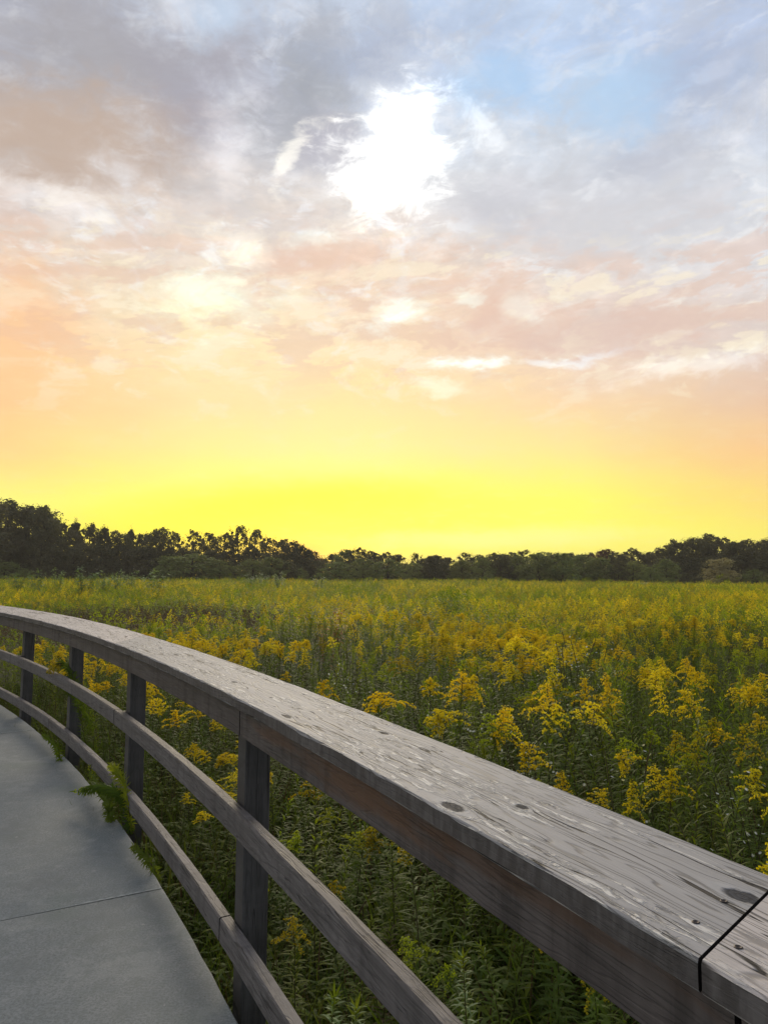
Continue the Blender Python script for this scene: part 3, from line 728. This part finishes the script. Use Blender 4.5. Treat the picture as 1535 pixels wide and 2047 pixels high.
used = set()
def place_plant(key, x, y, zt, rng, name, label, cat, group):
    gz = ground_z(x, y)-.02; s = (zt-gz)/HB
    if key not in protos_t: protos_t[key] = make_plant(lib[key], name); r = protos_t[key]
    else:
        src = protos_t[key]; r = src.copy(); col.objects.link(r)
        for ch in list(src.children):
            c = ch.copy(); col.objects.link(c); c.parent = r
    r.location = (x, y, gz); r.rotation_euler = (rng.gauss(0, .07), rng.gauss(0, .07), rng.uniform(0, 6.28)); w_ = rng.uniform(.8, 1.25)*s**.5; r.scale = (w_, w_, s)
    tag(r, label, cat, group); return r
def zone(x, y):
    fo_ = fence_off(x, y)
    if x < -1.0 and fo_ < 2.4: return 'close behind the railing posts at left'
    if fo_ < 1.6: return 'low behind the near end of the railing'
    if x < -.6: return 'in the near meadow at left'
    if x < 1.4: return 'in the near meadow above the middle of the railing'
    return 'in the near meadow at right'
KL = {'gold': ('goldenrod', 'goldenrod in full yellow bloom %s'), 'gold_dull': ('goldenrod', 'goldenrod with dull ochre plume %s'),
      'bud': ('goldenrod', 'goldenrod with greenish half-open buds %s'), 'green': ('meadow_weed', 'leafy green stalk without flowers %s'),
      'dead': ('dry_stalk', 'dry brown stalk %s')}
# landmark plants: (pixel of plume centre, height of plume centre, kind, label)
LM = [((850,1372), .84, 'gold', 'left one of two bright yellow goldenrod plumes standing clear above the dark weeds'),
      ((903,1378), .83, 'gold', 'right one of two bright yellow goldenrod plumes standing clear above the dark weeds'),
      ((872,1398), .78, 'gold', 'deeper ochre goldenrod plume just below the two bright ones'),
      ((887,1428), .74, 'gold', 'small slim goldenrod plume below the pair of bright ones'),
      ((944,1422), .76, 'gold', 'small yellow goldenrod plume just left of a bigger round one'),
      ((974,1438), .74, 'gold', 'round yellow goldenrod plume beside a small one, above the railing'),
      ((1045,1425), .76, 'gold', 'broad left plume of the slanting row of three goldenrods'),
      ((1068,1415), .78, 'gold', 'middle plume of the slanting row of three goldenrods'),
      ((1088,1400), .80, 'gold', 'highest right plume of the slanting row of three goldenrods'),
      ((1006,1473), .68, 'bud', 'small drooping yellow-green goldenrod plume alone below the slanting row'),
      ((1083,1545), .62, 'gold', 'tiny yellow goldenrod tip peeping over the railing edge'),
      ((1490,1672), .60, 'gold', 'lone yellow goldenrod tip against dark weeds near the right edge'),
      ((792,1430), .74, 'gold', 'goldenrod plume peeping over the railing left of the bright pair'),
      ((658,1378), .78, 'gold', 'goldenrod plume rising just behind the railing by its middle'),
      ((360,1272), .80, 'gold', 'single pointed goldenrod plume above the railing near the cap joint'),
      ((390,1297), .74, 'gold', 'small goldenrod plume just right of the pointed one near the cap joint'),
      ((1160,1365), .84, 'gold', 'tall pointed goldenrod plume in the yellow stand at centre right'),
      ((1190,1385), .82, 'gold', 'goldenrod plume leaning right in the yellow stand at centre right'),
      ((1252,1372), .84, 'gold', 'pyramid-shaped goldenrod plume right of the tall pointed one'),
      ((1420,1400), .82, 'gold', 'dense goldenrod plume in the tall stand at the right edge'),
      ((1470,1425), .80, 'gold', 'goldenrod plume low in the tall stand at the right edge'),
      ((640,1590), .50, 'gold_dull', 'drooping ochre goldenrod seen between top and middle rail right of the post'),
      ((745,1790), .22, 'gold_dull', 'ochre goldenrod seen just above the middle rail'),
      ((830,1745), .38, 'gold_dull', 'dull goldenrod half hidden under the near top rail'),
      ((595,1880), .12, 'gold_dull', 'dim goldenrod in the gap between middle and bottom rail'),]
nlm = 0; blocked = []
for (pp, zt, k, lab) in LM:
    q = at_z(*pp, zt); v = nlm % VARS[k]
    place_plant((k, v), q.x, q.y, zt+.11, rng, 'goldenrod', lab, 'goldenrod', None); nlm += 1; blocked.append((q.x, q.y))
NIND = 300-nlm; cnt = 0; rest = []
for (d, px, py, zt, k) in cand:
    v = rng.randrange(VARS[k])
    # keep the sight line to the landmark plumes open
    pj = proj((px, py, zt-.1)); skip = False
    for (lp, lz, lk, _), (bx, by) in zip(LM, blocked):
        bd = math.hypot(bx, by)
        if pj and abs(pj[0]-lp[0]) < 34 and d < bd and pj[1] < lp[1]+45: skip = True; break
        if math.hypot(px-bx, py-by) < .12: skip = True; break
        if pj and abs(pj[0]-lp[0]) < 50 and abs(pj[1]-lp[1]) < 45 and k in ('gold',) and d < 7.5: k = 'green'; v = v % VARS[k]
    if skip: continue
    if cnt < NIND:
        z_ = zone(px, py); nm, lab = KL[k]
        place_plant((k, v), px, py, zt, rng, nm, lab % z_, 'goldenrod' if nm == 'goldenrod' else 'weed', (lab % z_).replace('goldenrod', 'goldenrods').replace('stalk', 'stalks'))
        cnt += 1
    else: rest.append((px, py, zt, k, v))
# ring 1 remainder, as one object
keys = list(lib); pr = [compact(lib[k]) for k in keys]; pts = []
for (px, py, zt, k, v) in rest:
    gz = ground_z(px, py)-.02; pts.append(((px, py, gz), rng.uniform(0, 6.28), (zt-gz)/HB, (rng.gauss(0, .04), rng.gauss(0, .04)), keys.index((k, v))))
o = scatter('goldenrod_stand', pr, pts); tag(o, 'band of goldenrod and weeds in the nearer middle of the meadow', 'goldenrod', kind='stuff')
print('rest', len(pts))
# ring 2: clumps to the far edge
cl = []; ck = []
for k in ('gold', 'gold_dull', 'mix', 'bud', 'green', 'dead'):
    for v in range(3): cl.append(clump(500+len(cl), k)); ck.append(k)
pts = []
def far_edge(x): return 101+4*math.sin(x*.06)+3*mnoise.noise(Vector((x*.05, 0, 9)))-.10*max(0, x-10)
r = 12.6
while r < 112:
    st = .42 if r < 24 else .56 if r < 45 else .8; n = int(1.42*r/st)
    for i in range(n):
        a = -.71+1.42*(i+rng.random())/n; rr = r+rng.uniform(-.5, .5)*st
        px, py = rr*math.sin(a), rr*math.cos(a)
        if py > far_edge(px) or not in_view(px, py, .3, 60): continue
        k = meadow_kind(px, py, rng)
        if k == 'gold' and rng.random() < .35: k = 'mix'
        v = rng.randrange(3); gz = ground_z(px, py)
        s = 1.0*(1+.30*fbm(px, py, .42, 5)+.14*fbm(px, py, .12, 51)+.10*rng.gauss(0, 1)*.6)*(1.05 if r > 45 else 1)
        if k == 'dead': s *= .75
        if fbm(px, py, .25, 31) > .45: s *= .68
        if r > 38 and rng.random() < .035+.05*max(0, fbm(px, py, .06, 41)): k = 'green'; s *= rng.uniform(1.1, 1.35)
        pts.append(((px, py, gz-.03), rng.uniform(0, 6.28), s, (0, 0), ck.index(k)+v))
    r += st
o = scatter('goldenrod_meadow', cl, pts); tag(o, 'wide mustard-yellow goldenrod meadow stretching to the treeline', 'goldenrod', kind='stuff')
print('far clumps', len(pts))
# undergrowth
ug = [weeds(900+i) for i in range(5)]; pts = []
for i in range(5200):
    px, py = rng.uniform(-9, 9), rng.uniform(.2, 12)
    fo_ = fence_off(px, py)
    if fo_ < .24 or math.hypot(px, py) > 12.5 or not in_view(px, py, 0, 200): continue
    s = rng.uniform(.7, 1.6)*(.5 if fo_ < .5 else 1)
    pts.append(((px, py, ground_z(px, py)-.02), rng.uniform(0, 6.28), s, (0, 0), rng.randrange(5)))
for i in range(520):   # a thin fringe in the dark gap under the rails
    th = rng.uniform(25, 50); p = on_circle(PA, th, rng.uniform(.10, .42)); pts.append(((p[0], p[1], ground_z(*p)), rng.uniform(0, 6.28), rng.uniform(.7, 1.25), (0, 0), rng.randrange(5)))
o = scatter('undergrowth', ug, pts); tag(o, 'dark grass and low weeds under the goldenrods', 'undergrowth', kind='stuff')

# ------------------------------------------------------------------ special plants at the railing
def special(name, parts, loc, label, cat):
    r = make_plant(parts, name); r.location = loc; tag(r, label, cat); return r
def local(pts, base): return [tuple(Vector(p)-Vector(base)) for p in pts]
# stalk pushing through the railing at left, in front of the middle rail
b = at_z(185, 1560, -.42); pth = [b, at_z(175, 1500, .05), at_z(160, 1425, .38), at_z(146, 1352, .64), at_z(128, 1325, .72), at_z(96, 1345, .66)]
special('goldenrod', goldenrod(801, 1, 'gold_dull', ctrl=local(pth, b), plume=.20, full=1.25, leafmat='leaf_dark', dens=1.5), b, 'goldenrod leaning through the railing at left, its drooping yellow tip over the middle rail', 'goldenrod')
b = at_z(196, 1565, -.42); pth = [b, at_z(190, 1510, .05), at_z(180, 1440, .33), at_z(150, 1385, .50), at_z(132, 1378, .50)]
special('goldenrod', goldenrod(802, 1, 'gold_dull', ctrl=local(pth, b), plume=.16, full=.8, leafmat='leaf_dark', dens=1.6), b, 'shorter leafy goldenrod tangled below the drooping one at the left part of the railing', 'goldenrod')
# stalks arching out over the walkway
b = at_z(262, 1700, -.42)
pth = [b, at_z(258, 1650, .0), at_z(242, 1590, .17), at_z(200, 1572, .17), at_z(146, 1583, .10)]
special('meadow_weed', goldenrod(803, 1, 'bud', ctrl=local(pth, b), plume=.16, full=.45, leafmat='leaf_dark', dens=2.6, leafL=.07), b, 'leafy stalk arching out under the bottom rail over the walkway with a yellow-green tip', 'weed')
pth = [b+Vector((.03, .02, 0)), at_z(262, 1640, .05), at_z(250, 1575, .22), at_z(232, 1540, .30), at_z(222, 1528, .30)]
special('meadow_weed', goldenrod(804, 1, 'green', ctrl=local(pth, b), leafmat='leaf', dens=2.6, leafL=.055), b, 'upright leafy tuft rising over the bottom rail beside the arching stalk', 'weed')
pth = [b+Vector((-.02, .05, 0)), at_z(225, 1640, .0), at_z(215, 1600, .12), at_z(175, 1530, .12)]
special('meadow_weed', goldenrod(805, 1, 'bud', ctrl=local(pth, b), plume=.13, full=.4, leafmat='leaf_dark', dens=2.2, leafL=.055), b, 'short stalk with a small yellow tip behind the arching leafy stalk', 'weed')
b = at_z(330, 1790, -.42); pth = [b, at_z(310, 1740, .0), at_z(290, 1712, .06), at_z(268, 1692, .06)]
special('meadow_weed', goldenrod(806, 1, 'green', ctrl=local(pth, b), leafmat='leaf_dark', dens=1.6, leafL=.05), b, 'thin dark sprig reaching over the edge of the walkway below the bottom rail', 'weed')
b = at_z(140, 1560, -.42); pth = [b, at_z(122, 1520, .0), at_z(112, 1490, .08), at_z(88, 1468, .10)]
special('meadow_weed', goldenrod(807, 1, 'green', ctrl=local(pth, b), leafmat='leaf', dens=1.4, leafL=.06), b, 'small green sprig at the walkway edge under the left part of the bottom rail', 'weed')
for i, (bx, tx, ty, z) in enumerate(((700, 668, 1992, .33), (706, 712, 2016, .31), (860, 925, 1915, .42))):
    e = at_z(tx, ty, z); b = Vector((e.x+.05*(i-1), e.y+.06, ground_z(e.x, e.y)))
    pth = [b, b.lerp(e, .4)+Vector((.01, 0, .03)), b.lerp(e, .75)+Vector((0, 0, .02)), e]
    special('meadow_weed', goldenrod(810+i, 1, 'green', ctrl=local(pth, b), leafmat='leaf_pale', dens=1.6, leafL=.045), b,
            ('bright green shoot at the bottom edge between the middle and bottom rail', 'second bright green shoot just right of the first at the bottom edge', 'bright green shoot standing in the gap under the near top rail')[i], 'weed')
# white asters
def aster(seed):
    rng = random.Random(seed); S, F = MB(), MB(); heads = []
    for k in range(5):
        pts = centreline(rng.uniform(.75, 1.05), rng, (rng.gauss(0, .14), rng.gauss(0, .14))); S.tube(pts, .0022, 4, MI_['stem'])
        for j in range(46):
            t = rng.uniform(.2, .98); p, tg = along(pts, t); a = rng.uniform(0, 6.28); d = Vector((math.cos(a), math.sin(a), .5)).normalized()
            leaf(F, p, d, d.cross(tg).normalized(), .045, .007, .6, MI_['leaf_dark'], 2)
        for j in range(5):
            t = rng.uniform(.6, 1); p, tg = along(pts, t); p = p+Vector((rng.gauss(0, .05), rng.gauss(0, .05), rng.uniform(0, .05)))
            nrm = Vector((rng.gauss(0, .5), rng.gauss(-.4, .5), 1)).normalized(); heads.append((p, nrm))
    return S, F, heads
ast = [aster(850+i) for i in range(3)]
AP = [((700,1345), .62, 'below the middle of the railing cap, left of the bright goldenrod pair'), ((940,1405), .66, 'in the dark gap between the bright goldenrod pair and the slanting row'), ((1108,1480), .60, 'right of the lone drooping plume, above the railing'),
      ((1150,1290), .80, 'in the grey-green hollow at centre'), ((1180,1300), .80, 'second in the grey-green hollow at centre'), ((1130,1320), .78, 'lower left in the grey-green hollow at centre'),
      ((1478,1560), .55, 'in the dark weeds near the right edge'), ((1520,1600), .50, 'at the right edge above the railing'), ((1065,1500), .56, 'just above the railing edge below the slanting row'),
      ((1250,1520), .55, 'in the dark weeds right of centre above the railing')]
first = {}; W = MB(); rc = W.vert((0, 0, .001))
ringv = []
for q in range(18):
    f = q*math.tau/18; rr = .0085 if q % 2 else .0045; ringv.append(W.vert((rr*math.cos(f), rr*math.sin(f), .002 if q % 2 else 0)))
for q in range(18): W.face((rc, ringv[q], ringv[(q+1) % 18]), mi=MI_['white'])
head_me = W.mesh('flower_head', MATS)
for i, (pp, z, lab) in enumerate(AP):
    q = at_z(*pp, z); k = i % 3
    if k not in first:
        r = empty('aster'); ast[k][0].obj('stalk', MATS, r); ast[k][1].obj('foliage', MATS, r); first[k] = r
        for (hp, hn) in ast[k][2]:
            fh = bpy.data.objects.new('flower_head', head_me); col.objects.link(fh); fh.parent = r; fh.location = hp; fh.rotation_euler = hn.to_track_quat('Z', 'Y').to_euler()
    else:
        r = first[k].copy(); col.objects.link(r)
        for ch in list(first[k].children): c = ch.copy(); col.objects.link(c); c.parent = r
    gz = ground_z(q.x, q.y); r.location = (q.x, q.y, gz); s = (z+.08-gz)/.95; r.scale = (s, s, s); r.rotation_euler = (0, 0, rng.uniform(0, 6))
    tag(r, 'white-flowered aster '+lab, 'aster', 'white asters among the goldenrods')
# sapling with orange leaves
def leafy(seed, h, w_, n, size, mat, stemmat='stem', top_heavy=.6):
    rng = random.Random(seed); S, F = MB(), MB()
    for k in range(7):
        a = rng.uniform(0, 6.28); r0 = w_*rng.uniform(.1, .9); hh = h*rng.uniform(.7, 1.05)
        pts = [Vector((r0*math.cos(a)*t**1.3, r0*math.sin(a)*t**1.3, hh*t)) for t in [i/8 for i in range(9)]]; S.tube(pts, .0035*h/1.5, 4, MI_[stemmat])
        for j in range(n//7):
            t = rng.uniform(.15, 1)**top_heavy; p, tg = along(pts, t); an = rng.uniform(0, 6.28)
            d = Vector((math.cos(an), math.sin(an), rng.uniform(.0, .9))).normalized()
            leaf(F, p+d*rng.uniform(0, .06)*h, d, d.cross(Vector((0, 0, 1))).normalized(), size*rng.uniform(.7, 1.2), size*.38, .7, MI_[mat], 2)
    return S, F
def leafy_thing(name, parts):
    r = empty(name); parts[0].obj('stem', MATS, r); parts[1].obj('foliage', MATS, r); return r
q = at_d(668, 1290, 11.5); r = leafy_thing('sapling', leafy(870, 1.35, .35, 340, .085, 'orange')); r.location = (q.x, q.y, ground_z(q.x, q.y))
tag(r, 'small sapling with orange autumn leaves in the meadow left of centre', 'sapling')
q = at_d(652, 1262, 13); r2 = r.copy(); col.objects.link(r2)
for ch in list(r.children): c = ch.copy(); col.objects.link(c); c.parent = r2
r2.location = (q.x, q.y, ground_z(q.x, q.y)); r2.scale = (.7, .7, .8); r2.rotation_euler = (0, 0, 2)
tag(r2, 'smaller orange-leaved sapling behind the other one', 'sapling')
# pale leafy plants at the far left of the meadow
PL = [(75,1142,'leftmost'),(115,1140,'second from left'),(170,1136,'tallest and pointed'),(240,1143,'broad'),(265,1142,'broad'),(310,1143,'round'),(500,1150,'low'),(525,1148,'low'),(560,1147,'low'),(640,1152,'small'),(35,1150,'low'),(205,1150,'low')]
ptl = None
PLN = ['leftmost but one pale leafy plant below the tall dark trees', 'pale leafy plant right of the leftmost ones below the tall dark trees', 'tallest pointed pale leafy plant at the far left of the meadow', 'left one of two broad pale leafy plants before the dark trees',
       'right one of two broad pale leafy plants before the dark trees', 'round pale leafy plant just left of the big green bush', 'low pale leafy plant before the gap right of the big green bush', 'low pale leafy plant in the middle of three before the airy trees',
       'low pale leafy plant rightmost of three before the airy trees', 'small pale leafy plant standing alone before the reddish tree', 'pale leafy plant nearest the left edge of the photo', 'low pale leafy plant between the pointed one and the broad pair']
for i, (px, ty, _) in enumerate(PL):
    d = 44+5*math.sin(i*2.1)+(12 if px > 400 else 0); q = at_d(px, ty, d); gz = ground_z(q.x, q.y); h = q.z-gz
    if ptl is None: ptl = leafy_thing('leafy_plant', leafy(880, 2.0, .75, 420, .20, 'leaf_pale')); r = ptl
    else:
        r = ptl.copy(); col.objects.link(r)
        for ch in list(ptl.children): c = ch.copy(); col.objects.link(c); c.parent = r
    r.location = (q.x, q.y, gz); s = h/2.0; r.scale = (s*rng.uniform(.8, 1.2),)*2+(s,); r.rotation_euler = (0, 0, i*1.3)
    tag(r, PLN[i], 'plant', 'pale leafy plants at the far left of the meadow')

# ------------------------------------------------------------------ trees
def tree_parts(seed, style, mat, H=10.0, W=7.0):
    """tapered trunk with limbs, crown of leaf clusters; local height H, crown width W"""
    rng = random.Random(seed); T, Cn = MB(), MB(); mi = MI_[mat]
    lo = {'broad': .16, 'airy': .15, 'bush': .0, 'pine': .10, 'dome': .05}[style]
    nl = {'broad': 34, 'airy': 46, 'bush': 30, 'pine': 40, 'dome': 34}[style]
    T.tube([Vector((.12*math.sin(t*5+seed), .12*math.cos(t*4), H*.9*t)) for t in [i/8 for i in range(9)]], [H*.022*(1-.85*i/8)+.01 for i in range(9)], 7, MI_['bark'])
    for k in range(nl):
        f = (k+rng.random())/nl; z = H*(lo+(1-lo)*f*.95)
        if style == 'pine': prof = (1-f)**.75*.9+.08
        elif style in ('bush', 'dome'): prof = math.sqrt(max(0.03, 1-f**2.2))
        else: prof = math.sin(math.pi*min(1, .20+.78*f))**.55
        a = k*GA+rng.uniform(-.5, .5); rr = W*.5*prof*math.sqrt(rng.uniform(.15, 1.0))*.80
        c = Vector((rr*math.cos(a), rr*math.sin(a), z)); br = W*rng.uniform(.09, .18)*(.72 if style == 'airy' else .7 if style == 'pine' else 1.05)*(.6+.4*prof)
        if style == 'airy' and rng.random() < .3: br *= .5
        # limb
        z0 = max(H*.08, z-rr*.7-.3); p0 = Vector((0, 0, min(z0, H*.85)))
        T.tube([p0, p0.lerp(c, .5)+Vector((0, 0, -.1*rr)), c], [H*.007, H*.0045, H*.0015], 4, MI_['bark'], cap=False)
        sub = 6; cen = []
        for s in range(sub):
            dv = Vector((rng.gauss(0, 1), rng.gauss(0, 1), rng.gauss(0, .7))).normalized(); cen.append((c+dv*br*.8, br*rng.uniform(.35, .6)))
        cen.append((c, br*.9))
        for (cc, cr2) in cen:
            for j in range(int((30 if style != 'airy' else 19)*(1.4 if cr2 > br*.7 else 1))):
                dv = Vector((rng.gauss(0, 1), rng.gauss(0, 1), rng.gauss(0, .85)+.2)).normalized()
                p = cc+dv*cr2*rng.uniform(.55, 1.12)
                if p.z < .05: continue
                rand_quad(Cn, rng, p, rng.uniform(.18, .38)*(W/7)**.5*(.85 if style in ('bush', 'airy') else 1), mi, .65, dv)
    for j in range(110):   # twigs of leaves that break the outline
        a = rng.uniform(0, 6.28); f = rng.uniform(.4, 1); prof = (1-f)**.75 if style == 'pine' else math.sqrt(max(.02, 1-f**2.5)); p = Vector((W*.5*prof*math.cos(a), W*.5*prof*math.sin(a), H*(.9*f+.1)*rng.uniform(.95, 1.04)))
        for q in range(5): rand_quad(Cn, rng, p+Vector((rng.gauss(0, .15), rng.gauss(0, .15), rng.gauss(0, .2))), .2, mi, .5)
    return T, Cn
tlib = {}
def tree(px, ty, wpx, style, mat, var, label, d, name='tree', cat='tree', group=None):
    q = at_d(px, ty, d); gz = ground_z(q.x, q.y)-.15; H = q.z-gz; W = wpx/FPX*d
    key = (style, mat, var)
    if key not in tlib:
        T, Cn = tree_parts(hash_(key), style, mat); r = empty(name); T.obj('trunk', MATS, r); Cn.obj('crown', MATS, r); tlib[key] = r
    else:
        r = tlib[key].copy(); r.name = name; col.objects.link(r)
        for ch in list(tlib[key].children): c = ch.copy(); col.objects.link(c); c.parent = r
    r.location = (q.x, q.y, gz); r.scale = (W/7.0, W/7.0, H/10.0); r.rotation_euler = (0, 0, rng.uniform(0, 6.28)); tag(r, label, cat, group)
def hash_(k): return sum(ord(c)*(i+1) for i, c in enumerate(str(k)))
ORD = ['first', 'second', 'third', 'fourth', 'fifth', 'sixth', 'seventh', 'eighth', 'ninth', 'tenth', 'eleventh', 'twelfth', 'thirteenth', 'fourteenth', 'fifteenth', 'sixteenth']
SL = {'broad': 'broad tree', 'airy': 'thin-leaved tree', 'pine': 'pointed tree', 'dome': 'round tree', 'bush': 'rounded bush'}
CL = {'t_dark': 'dark', 't_green': 'dull green', 't_olive': 'olive green', 't_red': 'reddish-brown', 't_tan': 'tan'}
BACK = [  # (section text, [(x, top y, width px, style, material)])
 ('in the tall stand at the left edge', [(-22,1008,90,'broad','t_dark'),(18,1003,80,'broad','t_dark'),(62,1010,80,'broad','t_dark'),(92,1014,62,'broad','t_dark'),(122,1042,55,'broad','t_dark')]),
 ('in the level row beside the big green bush', [(152,1042,42,'pine','t_dark'),(182,1050,46,'broad','t_dark'),(210,1051,40,'pine','t_dark'),(240,1064,48,'broad','t_dark'),(263,1058,34,'pine','t_dark'),(292,1066,46,'broad','t_dark'),(322,1057,54,'broad','t_dark'),(350,1064,42,'airy','t_dark')]),
 ('in the ragged row above the big green bush', [(392,1060,46,'airy','t_dark'),(420,1064,44,'airy','t_dark'),(450,1063,48,'airy','t_dark'),(478,1051,54,'airy','t_dark'),(512,1057,46,'airy','t_dark'),(545,1074,48,'airy','t_dark'),(578,1080,50,'broad','t_dark'),(603,1090,44,'broad','t_dark'),(622,1101,44,'broad','t_red')]),
 ('in the low mound right of the reddish tree', [(664,1108,50,'dome','t_dark'),(692,1098,52,'dome','t_green'),(716,1093,46,'airy','t_dark'),(742,1103,44,'broad','t_dark'),(770,1106,40,'broad','t_dark'),(795,1108,44,'broad','t_dark')]),
 ('in the low row at the treeline middle', [(833,1106,34,'airy','t_dark'),(862,1112,54,'broad','t_dark'),(893,1114,44,'broad','t_dark'),(930,1105,44,'airy','t_dark'),(958,1111,50,'broad','t_dark'),(988,1104,46,'airy','t_dark'),(1016,1106,46,'broad','t_dark')]),
 ('in the level row right of the middle', [(1045,1100,50,'airy','t_dark'),(1080,1104,56,'broad','t_green'),(1115,1105,54,'broad','t_dark'),(1150,1107,50,'broad','t_dark'),(1178,1107,46,'broad','t_dark'),(1205,1099,48,'broad','t_red'),(1236,1106,46,'broad','t_dark'),(1265,1098,46,'broad','t_dark'),(1298,1103,52,'broad','t_dark')]),
 ('in the tall stand at the right edge', [(1325,1093,48,'broad','t_dark'),(1352,1082,52,'broad','t_dark'),(1384,1075,58,'broad','t_dark'),(1412,1070,56,'broad','t_dark'),(1440,1079,56,'broad','t_dark'),(1464,1082,46,'broad','t_dark'),(1492,1080,58,'broad','t_dark'),(1520,1083,50,'broad','t_dark'),(1545,1075,60,'broad','t_dark')])]
for sec, L in BACK:
    n = {}
    for i, (x, y, wd, st, mt) in enumerate(L):
        tot = sum(1 for q in L if q[3:] == (st, mt)); n[st, mt] = n.get((st, mt), 0)+1
        o_ = '' if tot == 1 else ('%s ' % ORD[n[st, mt]-1])
        lab = '%s%s %s%s %s' % (o_, CL[mt], SL[st], '' if tot == 1 else ' from left', sec)
        tree(x, y, wd*(1.75 if st == 'pine' else 1.5), st, mt, i % 3, lab, 122+4*math.sin(x*.05))
FRONT = [(12,1122,90,'bush','t_green','low green bush at the left edge under the tall trees'),(75,1140,50,'bush','t_dark','small dark bush next to the low green bush at left'),
 (385,1106,118,'bush','t_green','big green bush, the largest in the treeline'),(338,1110,70,'bush','t_green','left shoulder bush of the big green bush'),(440,1118,70,'bush','t_green','right shoulder bush of the big green bush'),
 (505,1117,76,'bush','t_green','round green bush before the ragged thin-leaved trees'),(545,1112,74,'bush','t_green','olive-tinged bush right of the round green one'),(575,1120,60,'bush','t_dark','dark bush right of the olive-tinged one'),(601,1135,34,'bush','t_green','smallest round green bush before the reddish tree'),
 (670,1122,74,'bush','t_green','green bush at the foot of the low mound'),(725,1116,72,'bush','t_green','middle green bush at the foot of the low mound'),(775,1117,80,'bush','t_green','right green bush at the foot of the low mound'),(825,1124,50,'bush','t_green','small green bush left of the dark dome'),
 (868,1111,74,'dome','t_dark','dark dome-shaped tree at the middle of the treeline'),(922,1119,60,'dome','t_olive','light olive round tree right of the dark dome'),(965,1112,56,'bush','t_green','green bush right of the light olive tree'),(1000,1108,62,'dome','t_dark','dark round tree left of the long hedge-like trees'),
 (1035,1112,56,'dome','t_green','first green round tree of the long hedge-like row'),(1075,1106,80,'dome','t_green','second and widest green round tree of the long hedge-like row'),(1122,1106,72,'dome','t_green','third green round tree of the long hedge-like row'),(1160,1110,66,'dome','t_green','fourth green round tree of the long hedge-like row'),
 (1200,1113,70,'dome','t_green','fifth green round tree of the long hedge-like row, under the reddish top'),(1236,1118,46,'bush','t_dark','dark bush at the right end of the hedge-like row'),(1264,1122,64,'bush','t_olive','light olive bush above the pale barrier'),(1300,1132,46,'bush','t_green','low green bush right of the light olive one'),
 (1330,1118,58,'dome','t_green','round green tree before the tall dark stand at right'),(1372,1146,40,'bush','t_dark','low dark bush between the round green tree and the tan tree'),(1438,1116,66,'dome','t_tan','tan-leaved round tree before the tall dark stand at right'),(1505,1138,56,'bush','t_green','grey-green bush right of the tan tree'),(1545,1146,40,'bush','t_olive','low olive bush at the right edge')]
for i, (x, y, wd, st, mt, lab) in enumerate(FRONT):
    tree(x, y, wd*1.22, st, mt, i % 3, lab, 107+2.5*math.sin(x*.11)-(3 if x > 1250 else 0), 'bush' if st == 'bush' else 'tree', 'bush' if st == 'bush' else 'tree')
# dense understorey that closes the foot of the wood
k = 0
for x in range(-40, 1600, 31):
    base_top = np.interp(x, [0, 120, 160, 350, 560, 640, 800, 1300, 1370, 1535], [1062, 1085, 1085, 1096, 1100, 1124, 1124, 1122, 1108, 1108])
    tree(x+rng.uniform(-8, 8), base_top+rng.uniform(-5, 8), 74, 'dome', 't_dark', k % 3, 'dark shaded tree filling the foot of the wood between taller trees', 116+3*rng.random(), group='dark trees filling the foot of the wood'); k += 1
# low pale barrier at the far edge
q0 = at_d(1262, 1166, 99); q1 = at_d(1296, 1166.5, 99); mw, t_, p_, _ = material('pale_paint'); p_.inputs['Base Color'].default_value = (.55, .56, .52, 1)
bar = empty('barrier', (q0+q1)/2-Vector((0, 0, .5))); bl = bar.location.copy(); tag(bar, 'low pale barrier at the far edge of the meadow below the light olive bush', 'barrier')
def box(name, c, s, mat, parent):
    mb = MB(); vv = [mb.vert((c[0]+x*s[0]/2, c[1]+y*s[1]/2, c[2]+z*s[2]/2)) for z in (-1, 1) for x, y in ((-1, -1), (1, -1), (1, 1), (-1, 1))]
    for f in ((3, 2, 1, 0), (4, 5, 6, 7), (0, 1, 5, 4), (1, 2, 6, 5), (2, 3, 7, 6), (3, 0, 4, 7)): mb.face([vv[x] for x in f])
    return mb.obj(name, mat, parent)
Lb = (q1-q0).length
box('rail', (0, 0, .5), (Lb, .12, .2), mw, bar)
for x in (-.42, 0, .42): box('post', (x*Lb, .09, .1), (.10, .055, .9), mw, bar)

# ------------------------------------------------------------------ thin evening haze over the far side of the meadow
hz = MB(); X0, X1, Y0, Y1, Z0, Z1 = -950, 950, -950, 950, -3.2, 22
vv = [hz.vert(p) for p in ((X0, Y0, Z0), (X1, Y0, Z0), (X1, Y1, Z0), (X0, Y1, Z0), (X0, Y0, Z1), (X1, Y0, Z1), (X1, Y1, Z1), (X0, Y1, Z1))]
for f in ((3, 2, 1, 0), (4, 5, 6, 7), (0, 1, 5, 4), (1, 2, 6, 5), (2, 3, 7, 6), (3, 0, 4, 7)): hz.face([vv[x] for x in f])
mh = bpy.data.materials.new('haze_air'); mh.use_nodes = True; th_ = NT(mh.node_tree); th_.n.clear()
oh = th_.new('ShaderNodeOutputMaterial'); pvn = th_.new('ShaderNodeVolumePrincipled'); pvn.inputs['Color'].default_value = (.9, .88, .82, 1); pvn.inputs['Density'].default_value = .0004; pvn.inputs['Anisotropy'].default_value = .3
th_.l.new(pvn.outputs[0], oh.inputs['Volume'])
tag(hz.obj('haze', mh), kind='stuff')
